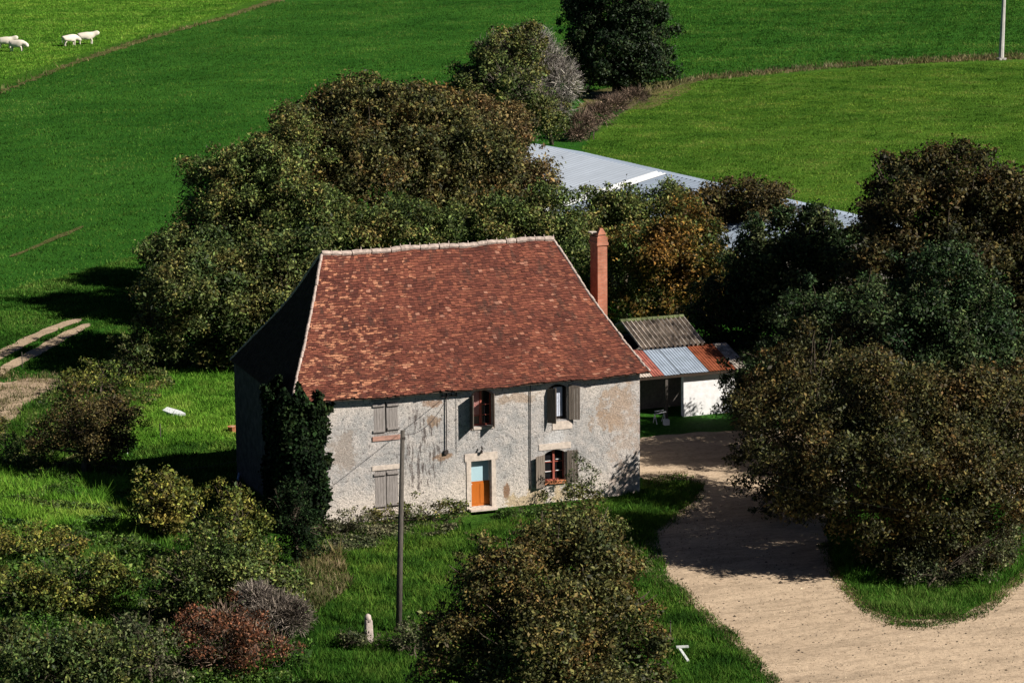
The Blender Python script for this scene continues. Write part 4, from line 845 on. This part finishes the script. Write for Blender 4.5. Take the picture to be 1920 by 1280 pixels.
plant('tree', 'olive tree behind the grass island, its left branches overhanging the dirt road', 'tree', (1500, 958), [(1500, 740, 75, 70, 0), (1430, 800, 55, 60, 0), (1425, 890, 52, 45, -1), (1560, 720, 70, 60, 1), (1530, 670, 45, 40, 1), (1480, 860, 70, 60, -1), (1640, 690, 50, 35, 1), (1450, 940, 45, 26, -1.5), (1610, 780, 60, 60, 0), (1390, 840, 24, 26, 0)], M['lf_walnut_dark'], 0.19, 50, 0.2, None, inner=0.12)
plant('tree', 'dark tree behind the shed yard, its crown touching the leaning one', 'tree', (1560, 831), [(1475, 672, 45, 45, 0), (1520, 600, 60, 60, 0), (1600, 590, 60, 60, 0), (1425, 690, 42, 40, 0), (1560, 670, 70, 60, 0), (1630, 560, 45, 45, 0), (1500, 700, 50, 50, -1), (1460, 760, 45, 40, 0)], M['lf_dark'], 0.19, 62, 0.16, None)  # dark leaf colour carries the shade of the big tree to the right
plant('tree', 'dull brown tree in the dark gap above the olive one by the road', 'tree', (1540, 882), [(1486, 745, 45, 42, 0), (1540, 670, 60, 55, 0), (1615, 655, 60, 55, 0), (1430, 745, 42, 40, 0), (1565, 730, 70, 60, 0), (1670, 620, 50, 50, 0), (1500, 700, 50, 45, 2), (1440, 800, 40, 40, 0)], M['lf_rust'], 0.19, 60, 0.16, None)
plant('tree', 'dark brown-green tree at the right edge, below the huge brown-topped one', 'tree', (1760, 895), [(1760, 540, 75, 70, 0), (1700, 600, 65, 60, -1), (1800, 650, 100, 80, 0), (1640, 740, 60, 60, 0), (1690, 760, 70, 60, -1), (1720, 680, 80, 60, 0), (1880, 680, 70, 70, 0), (1810, 740, 130, 80, 1), (1820, 580, 70, 50, 0), (1940, 700, 50, 70, 0)], M['lf_dark'], 0.20, 65, 0.2, None)
plant('tree', 'dark bushy tree with bronze leaves at the bottom centre, nearest the camera', 'tree', (1020, 1400), [(1010, 1100, 90, 70, 0), (1110, 1080, 80, 72, 0.5), (920, 1130, 78, 66, 0), (1135, 1170, 82, 76, -0.5), (1000, 1200, 120, 95, -1.5), (860, 1225, 70, 68, -0.5), (1160, 1255, 82, 68, -0.5), (950, 1310, 120, 80, -1.5), (1080, 1320, 110, 80, -1.5), (1045, 1015, 78, 48, 1), (955, 1050, 56, 46, 1), (830, 1175, 34, 34, 0.3), (812, 1262, 40, 46, 0), (1185, 1140, 40, 40, 0.3), (885, 1072, 36, 28, 0.6), (1205, 1220, 34, 44, 0), (1120, 1000, 40, 30, 1.2), (1190, 1300, 46, 44, 0)], M['lf_walnut'], 0.17, 95, 0.22, None)
plant('shrub', 'dark green bush rising beneath the lower right window', 'shrub', (1075, 1065), [(1065, 960, 50, 38, 0), (1110, 990, 50, 40, 0), (1030, 1000, 50, 35, 0), (1140, 1015, 35, 30, 0)], M['lf_olive'], 0.16, 95, 0.07, None)
plant('shrub', 'dark bush hiding the right end of the shed wall', 'shrub', (1405, 805), [(1400, 720, 44, 36, 0), (1378, 748, 32, 30, 0), (1400, 780, 50, 26, 0), (1440, 740, 40, 36, 0), (1370, 700, 26, 18, 0)], M['lf_dark'], 0.17, 85, 0.08, None, stems=2)
plant('shrub', 'thin leggy bush against the wall beside the lower right shutter', 'shrub', (1095, 962), [(1090, 890, 24, 34, 0.2), (1075, 920, 22, 22, 0), (1105, 925, 26, 28, 0)], M['lf_greyveg'], 0.13, 60, 0.04, None)
plant('conifer', 'black-green conifer cut by the top edge of the photo', 'tree', (1155, 183), [(1150, 20, 80, 60, 0), (1100, 60, 48, 60, 0), (1210, 70, 50, 60, 0), (1150, 100, 80, 55, -1), (1200, 120, 55, 40, 0), (1155, -50, 70, 60, 0), (1100, 120, 30, 50, 0), (1170, 150, 40, 25, 0)], M['lf_fir'], 0.34, 46, 0.35, None)
plant('bare_tree', 'pale grey leafless tree between the conifer and the olive bush', 'tree', (1035, 272), [(1010, 125, 50, 50, 0), (1050, 160, 34, 52, 0), (960, 120, 26, 36, 0), (1005, 85, 25, 28, 0), (1035, 200, 30, 30, 0)], M['lf_greyveg'], 0.2, 14, 0.16, None, twigs=9000, inner=0.1, twigmat=M['twigpale'], tl=1.0)
plant('tree', 'grey-brown bushy tree at the head of the clump, below the conifer', 'tree', (955, 290), [(925, 105, 32, 42, 0), (930, 140, 48, 50, 0), (885, 165, 38, 42, 0), (960, 180, 70, 60, -1), (1010, 210, 45, 45, -1), (920, 220, 70, 40, -1), (980, 90, 35, 40, 1)], M['lf_olive'], 0.28, 46, 0.2, HG, twigs=6000)
plant('bramble_hedge', 'low brown bare hedge curving from the conifer down to the barn', 'hedge', (1105, 262), [(1090, 232, 28, 20, 0), (1120, 215, 30, 16, 2), (1150, 198, 30, 13, 5), (1080, 255, 20, 14, -1), (1190, 182, 28, 8, 9)], M['twigbrown'], 0.2, 20, 0.05, None, twigs=3800, twigmat=M['twigbrown'], stems=3)
# garden shrubs, left
plant('shrub', 'large red-brown round bush left of the house, in the sun', 'shrub', (172, 893), [(170, 790, 70, 55, 0), (215, 790, 45, 40, 0), (130, 800, 45, 45, 0), (180, 840, 60, 35, 0), (70, 830, 30, 40, 0.5)], M['lf_redbrown'], 0.15, 85, 0.1, None, stems=3)
plant('shrub', 'small grey-olive bush beside the shadow of the clump', 'shrub', (250, 715), [(250, 645, 36, 30, 0), (265, 675, 38, 30, 0), (235, 680, 35, 25, 0)], M['lf_olive'], 0.18, 70, 0.07, None, stems=2)
plant('shrub', 'low yellow-green bush left of the sunlit garden patch', 'shrub', (190, 742), [(185, 700, 45, 18, 0), (230, 715, 35, 16, 0), (150, 712, 30, 15, 0)], M['lf_yellow'], 0.16, 75, 0.05, None, stems=3)
plant('shrub', 'grey-green weed bush at the left edge above the brown soil', 'shrub', (25, 880), [(10, 835, 30, 35, 0), (-10, 800, 25, 25, 0)], M['lf_olive'], 0.16, 70, 0.05, None, stems=2)
plant('shrub', 'round olive-yellow bush with large leaves in front of the house shadow', 'shrub', (312, 1010), [(310, 925, 55, 42, 0), (285, 960, 35, 35, 0), (345, 950, 35, 35, 0), (315, 985, 45, 25, 0)], M['lf_yellow'], 0.22, 62, 0.08, None, stems=3)
plant('shrub', 'tall golden-green shrub at the left foot of the ivy', 'shrub', (440, 1075), [(430, 935, 32, 32, 0), (445, 985, 60, 42, 0), (400, 1000, 40, 40, 0), (490, 1010, 32, 40, 0), (470, 1050, 50, 30, 0)], M['lf_yellow'], 0.17, 85, 0.09, None, stems=3)
plant('shrub', 'broad green thicket at the lower left, below the golden shrub', 'shrub', (400, 1180), [(390, 1060, 75, 55, 0), (320, 1080, 50, 50, 0), (470, 1090, 70, 50, 0), (530, 1095, 40, 40, 0), (380, 1120, 80, 45, 0), (290, 1140, 40, 40, 0)], M['lf_green'], 0.17, 85, 0.09, None, stems=4)
plant('shrub', 'rust-red low bush at the bottom left', 'shrub', (425, 1275), [(420, 1165, 60, 36, 0), (360, 1190, 50, 35, 0), (470, 1195, 55, 35, 0), (420, 1220, 90, 30, 0), (520, 1215, 35, 25, 0)], M['lf_red'], 0.14, 80, 0.06, None, stems=4, twigs=900, twigmat=M['twigbrown'], tl=0.35)
plant('shrub', 'bare grey twiggy bush right of the rust-red bush', 'shrub', (520, 1215), [(510, 1145, 60, 30, 0.4), (550, 1160, 35, 35, 0.3), (480, 1120, 40, 22, 0.6)], M['lf_greyveg'], 0.12, 14, 0.05, None, twigs=5000, stems=3, tl=0.38)
plant('shrub', 'yellow-topped thicket along the left edge', 'shrub', (130, 1155), [(150, 1075, 80, 35, 0), (70, 1095, 60, 35, 0), (10, 1110, 50, 40, 0), (215, 1095, 40, 30, 0), (120, 1120, 90, 30, 0)], M['lf_yellow'], 0.18, 80, 0.07, None, stems=4)
plant('shrub', 'golden low growth above the yellow-topped thicket at the left edge', 'shrub', (60, 1055), [(60, 1010, 70, 25, 0), (-20, 1020, 50, 30, 0), (130, 1020, 40, 20, 0)], M['lf_yellow'], 0.16, 70, 0.05, None, stems=3)
plant('shrub', 'dark leafy thicket filling the bottom left corner', 'shrub', (90, 1330), [(70, 1220, 90, 50, 0), (180, 1215, 70, 40, 0), (-10, 1230, 60, 60, 0), (120, 1270, 120, 40, 0), (230, 1250, 50, 40, 0)], M['lf_olive'], 0.18, 85, 0.08, None, stems=4)
plant('shrub', 'shaggy dull-green shrub at the bottom between the thicket and the red bush', 'shrub', (290, 1300), [(270, 1190, 45, 35, 0), (300, 1240, 50, 35, 0), (240, 1180, 35, 30, 0)], M['lf_greyveg'], 0.16, 80, 0.07, None, stems=3)
plant('shrub', 'dark shrub at the foot of the ivied corner', 'shrub', (552, 1066), [(552, 985, 34, 44, 0), (525, 960, 26, 40, 0.5), (575, 1000, 24, 40, 0), (555, 1035, 34, 26, 0), (560, 930, 28, 34, 0.6)], M['lf_ivy'], 0.15, 110, 0.07, None, stems=2)
plant('shrub', 'weedy dark bush at the foot of the wooden pole', 'shrub', (775, 1225), [(770, 1185, 36, 18, 0), (800, 1200, 34, 20, 0), (740, 1200, 30, 16, 0.2)], M['lf_greyveg'], 0.12, 80, 0.04, None, stems=3)
plant('shrub', 'low tangle of weeds beside the stone post', 'shrub', (655, 1215), [(655, 1190, 24, 12, 0), (670, 1205, 26, 10, 0)], M['lf_greyveg'], 0.12, 70, 0.03, None, stems=2)
WG = 'weeds along the foot of the facade'
plant('weeds', 'grey-green weeds along the wall, left of the shuttered lower window', 'plant', (640, 1010), [(625, 985, 25, 14, 0), (655, 975, 26, 18, 0), (610, 1000, 22, 14, 0), (682, 985, 25, 16, 0)], M['lf_greyveg'], 0.14, 80, 0.03, WG, stems=3)
plant('weeds', 'taller dark weeds between the wooden pole and the orange door', 'plant', (800, 985), [(740, 968, 35, 18, 0), (790, 958, 32, 20, 0), (835, 955, 32, 20, 0), (700, 972, 25, 16, 0), (862, 960, 16, 16, 0)], M['lf_olive'], 0.14, 85, 0.04, WG, stems=4)
plant('weeds', 'low green weeds right of the doorstep', 'plant', (985, 972), [(975, 962, 32, 9, 0), (1020, 958, 26, 10, 0), (945, 968, 18, 8, 0)], M['lf_fresh'], 0.13, 85, 0.02, WG, stems=3)
plant('shrub', 'leafy low plants in the shade at the right foot of the big tree', 'shrub', (1730, 1105), [(1720, 1075, 40, 22, 0), (1780, 1075, 45, 28, 0), (1830, 1050, 40, 34, 0), (1880, 1020, 35, 34, 0)], M['lf_greyveg'], 0.15, 75, 0.04, None, stems=3)
# ivy hugging the front left corner
ivy = thing('ivy', (-0.1, -0.4, 0), 'dense dark ivy column climbing the left corner of the farmhouse to the eaves', 'climbing plant')
n = 52000; zc = rng.uniform(0.0, 6.15, n); th = rng.uniform(0, 2*math.pi, n); x0_, x1_, y0_, y1_ = -0.95, 1.12, -0.85, 2.2
cx_, cy_ = (x0_+x1_)/2, (y0_+y1_)/2; hx_, hy_ = (x1_-x0_)/2, (y1_-y0_)/2
cs, sn = np.cos(th), np.sin(th); sup = (np.abs(cs)**4+np.abs(sn)**4)**-0.25
strand = 1+0.02*np.sin(th*13+np.sin(zc*0.8)*3)+0.03*np.sin(th*31-zc*1.5+np.sin(zc)*2.5)+0.035*np.sin(zc*2.3+th*4)+rng.normal(0, 0.07, n)
taper = np.clip((6.35-zc+0.35*np.sin(th*5))/0.5, 0, 1)**0.5
strand = strand*(0.55+0.45*taper)*(1-0.04*(zc < 1.2))
edge = 0.97+0.05*np.sin(zc*1.5+th*2)+0.035*np.sin(zc*3.7-th*3)
P_ = np.stack([cx_+cs*sup*hx_*strand*edge, cy_+sn*sup*hy_*strand*edge, (zc-0.1)*(1+0.05*np.sin(th*7)+0.05*np.sin(th*3+1))], 1)
for (gx, gz, gr, gn) in ((1.12, 4.3, 0.2, 500), (1.35, 2.95, 0.12, 160), (1.2, 5.3, 0.14, 200), (1.1, 1.2, 0.2, 400), (1.55, 5.3, 0.07, 40)):     # shoots creeping out over the plaster
    q = rng.normal(0, 1, (gn, 2)); P_ = np.concatenate([P_, np.stack([gx+q[:, 0]*gr*0.7, -0.06-np.abs(rng.normal(0, 0.05, gn)), gz+q[:, 1]*gr*1.3], 1)])
cs = np.concatenate([cs, np.zeros(len(P_)-n)]); sn = np.concatenate([sn, -np.ones(len(P_)-n)]); n = len(P_)
N_ = np.stack([cs, sn, np.full(n, 0.25)], 1)+rng.normal(0, 0.9, (n, 3)); N_ /= np.linalg.norm(N_, axis=1, keepdims=True)
k = (P_[:, 2] > 0.02); P_ = P_[k]; N_ = N_[k]
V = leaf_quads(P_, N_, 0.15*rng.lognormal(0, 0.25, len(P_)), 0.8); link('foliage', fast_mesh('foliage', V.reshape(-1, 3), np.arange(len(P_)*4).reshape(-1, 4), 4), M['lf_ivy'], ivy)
mb = MB()
for k in range(7):
    a = -0.2+k*0.14; mb.tube([(a*0.5, -0.08, 0), (a, -0.1, 2.5), (a*1.1, -0.12, 5.4)], [0.06, 0.04, 0.02], 6)
mb.build('stem', M['bark'], ivy)

# ================================================================ GRASS
tufts('grass', [(600, 990), (880, 985), (960, 975), (1110, 975), (1310, 915), (1310, 925), (1230, 1000), (1255, 1090), (1320, 1160), (1450, 1290), (1440, 1330), (560, 1330), (560, 1080)], 150000, 0.17, 0.02, M['blade'])
tufts('grass', [(1110, 960), (1205, 915), (1290, 905), (1318, 920), (1230, 1000), (1150, 1000)], 14000, 0.14, 0.02, M['blade'])
tufts('grass', [(-20, 890), (240, 900), (250, 960), (300, 1000), (200, 1020), (-20, 1020)], 60000, 0.22, 0.03, M['blade_light'])
tufts('grass', [(200, 760), (260, 700), (450, 690), (450, 830), (260, 840)], 60000, 0.16, 0.03, M['blade_light'])
tufts('grass', [(60, 870), (240, 830), (600, 820), (560, 1000), (240, 1000), (-20, 900)], 30000, 0.16, 0.03, M['blade'])
tufts('grass', [(-40, 1000), (300, 1000), (560, 1060), (600, 1290), (560, 1400), (-60, 1400)], 60000, 0.26, 0.03, M['blade'])
tufts('grass', [(100, 720), (260, 690), (260, 760), (90, 880), (-20, 890), (-20, 800)], 30000, 0.22, 0.03, M['blade'], holes=[RUTA, RUTB, SOIL])
tufts('grass', [(1570, 1000), (1560, 1050), (1580, 1085), (1610, 1115), (1640, 1145), (1690, 1158), (1740, 1160), (1795, 1152), (1845, 1133), (1890, 1095), (1930, 1060), (1940, 960), (1800, 900)], 60000, 0.2, 0.022, M['blade_rich'])
tufts('meadow_grass', [(-40, 150), (520, 5), (1060, -10), (1060, 250), (700, 260), (420, 340), (300, 460), (150, 560), (-40, 700)], 190000, 0.12, 0.035, M['blade_rich'])
tufts('meadow_grass', [(-40, 560), (300, 470), (330, 690), (100, 720), (-40, 690)], 60000, 0.10, 0.03, M['blade_rich'], holes=[RUTA, RUTB, SOIL])
tufts('pasture_grass', [(-40, -10), (510, -10), (400, 30), (260, 70), (130, 110), (-40, 165)], 130000, 0.12, 0.05, M['blade_light'])
tufts('field_grass', [(1090, 280), (1200, 190), (1290, 157), (1700, 124), (1940, 117), (1940, 420), (1500, 420)], 190000, 0.09, 0.035, M['blade_field'])
tufts('meadow_grass', [(1060, -10), (1940, -10), (1940, 106), (1560, 124), (1290, 148), (1060, 180)], 130000, 0.12, 0.05, M['blade_rich'])
tufts('dry_grass', [(-20, 175), (130, 118), (260, 74), (420, 31), (540, -4), (540, 2), (420, 38), (260, 82), (130, 128), (-20, 190)], 5000, 0.35, 0.05, M['blade_dry'])
tufts('dry_grass', [(1170, 180), (1290, 146), (1560, 121), (1800, 106), (1930, 102), (1930, 113), (1800, 117), (1560, 130), (1290, 156), (1200, 185)], 9000, 0.3, 0.05, M['blade_dry'])
tufts('dry_grass', [(-10, 690), (40, 700), (120, 700), (160, 730), (60, 800), (0, 815)], 3500, 0.14, 0.025, M['blade_dry'])
tufts('dry_grass', [(560, 1040), (640, 1040), (660, 1100), (580, 1160), (560, 1120)], 7000, 0.22, 0.03, M['blade_dry'])
def band(pts, w): return [(x-w*0.3, y-w) for x, y in pts] + [(x+w*0.3, y+w) for x, y in pts[::-1]]
E1 = [(1205, 908), (1290, 905), (1318, 918), (1290, 950), (1200, 1010), (1172, 1035), (1180, 1062), (1235, 1085), (1268, 1110), (1310, 1150), (1375, 1205), (1450, 1285), (1530, 1400)]
E2 = [(1545, 1020), (1570, 1080), (1600, 1115), (1635, 1148), (1680, 1163), (1740, 1166), (1795, 1158), (1850, 1138), (1893, 1100), (1935, 1060)]
COL = {}
for e in (E1, E2):
    for k in range(len(e)-1):
        (xa, ya), (xb, yb) = e[k], e[k+1]; L = math.hypot(xb-xa, yb-ya); nx, ny = (yb-ya)/L, -(xb-xa)/L
        for w, nn, mm in ((20, 1.5, 'blade_dry'), (13, 6, 'blade'), (8, 6, 'blade_dry')):
            tufts('verge_grass', [(xa-nx*w, ya-ny*w), (xb-nx*w, yb-ny*w), (xb+nx*w, yb+ny*w), (xa+nx*w, ya+ny*w)], int(L*w*nn/6), 0.07, 0.02, M[mm], z0=0.06, collect=COL)
for mn, vs in COL.items():
    V = np.concatenate(vs); tag(link('verge_grass', fast_mesh('verge_grass', V.reshape(-1, 3), np.arange(len(V)*3).reshape(-1, 3), 3), bpy.data.materials[mn]), kind='stuff')
poly = [tuple(at(x, y)[:2]) for x, y in [(1200, 1050), (1330, 930), (1560, 1090), (1700, 1175), (1860, 1150), (1930, 1070), (1930, 1300), (1470, 1300), (1300, 1140)]]
a = np.array(poly); n = 9000; X = rng.uniform(a[:, 0].min(), a[:, 0].max(), n); Y = rng.uniform(a[:, 1].min(), a[:, 1].max(), n); k = in_poly(X, Y, poly); X = X[k]; Y = Y[k]
V = []; Fc = []
for x, y in zip(X, Y):
    r = 0.018*math.exp(random.gauss(0, 0.5)); i0 = len(V); z = 0.062
    for j in range(5): t = j*1.2566+random.random()*0.5; V.append((x+r*math.cos(t), y+r*math.sin(t), z))
    V.append((x, y, z+r*0.8)); Fc += [(i0+j, i0+(j+1) % 5, i0+5) for j in range(5)]
M['pebble'] = leaf_mat('pebbles', [(0.16, 0.12, 0.085), (0.28, 0.22, 0.155), (0.38, 0.31, 0.23)], transl=0.0, rough=0.95, spec=0.1)
tag(link('gravel', fast_mesh('gravel', V, Fc, 3), M['pebble']), kind='stuff')
def undergrowth(name, px, n, h, L, material):
    poly = [tuple(at(x, y)[:2]) for x, y in px]; a = np.array(poly); lo = a.min(0); hi = a.max(0)
    X = rng.uniform(lo[0], hi[0], n*3); Y = rng.uniform(lo[1], hi[1], n*3); k = in_poly(X, Y, poly); X = X[k][:n]; Y = Y[k][:n]; m_ = len(X)
    f = 0.5+0.3*np.sin(X*1.3+np.sin(Y*0.9)*2.2)+0.2*np.sin(Y*2.1+np.sin(X*2.4)*1.5)+0.15*np.sin(X*4.3+Y*3.7); f = np.clip(f, 0.05, 1.2)
    P_ = np.stack([X, Y, 0.03+h*f*rng.uniform(0.5, 1.08, m_)], 1); N_ = rng.normal(0, 0.8, (m_, 3))+np.array([0, -0.2, 0.8]); N_ /= np.linalg.norm(N_, axis=1, keepdims=True)
    V = leaf_quads(P_, N_, L*rng.lognormal(0, 0.35, m_), 0.5); tag(link(name, fast_mesh(name, V.reshape(-1, 3), np.arange(m_*4).reshape(-1, 4), 4), material), kind='stuff')
undergrowth('undergrowth', [(-30, 1020), (240, 1010), (330, 1060), (560, 1080), (590, 1200), (560, 1400), (-60, 1400)], 60000, 0.65, 0.13, M['lf_fresh'])
undergrowth('undergrowth', [(-30, 900), (60, 890), (230, 905), (250, 950), (200, 1010), (-30, 1010)], 26000, 0.35, 0.12, M['lf_fresh'])
undergrowth('undergrowth', [(100, 720), (200, 690), (300, 690), (330, 730), (260, 780), (230, 850), (80, 900), (0, 880), (60, 780)], 26000, 0.4, 0.12, M['lf_olive'])
undergrowth('undergrowth', [(590, 1000), (840, 985), (860, 1000), (640, 1040), (590, 1050)], 12000, 0.35, 0.10, M['lf_greyveg'])
print('leaves', LEAFN[0])
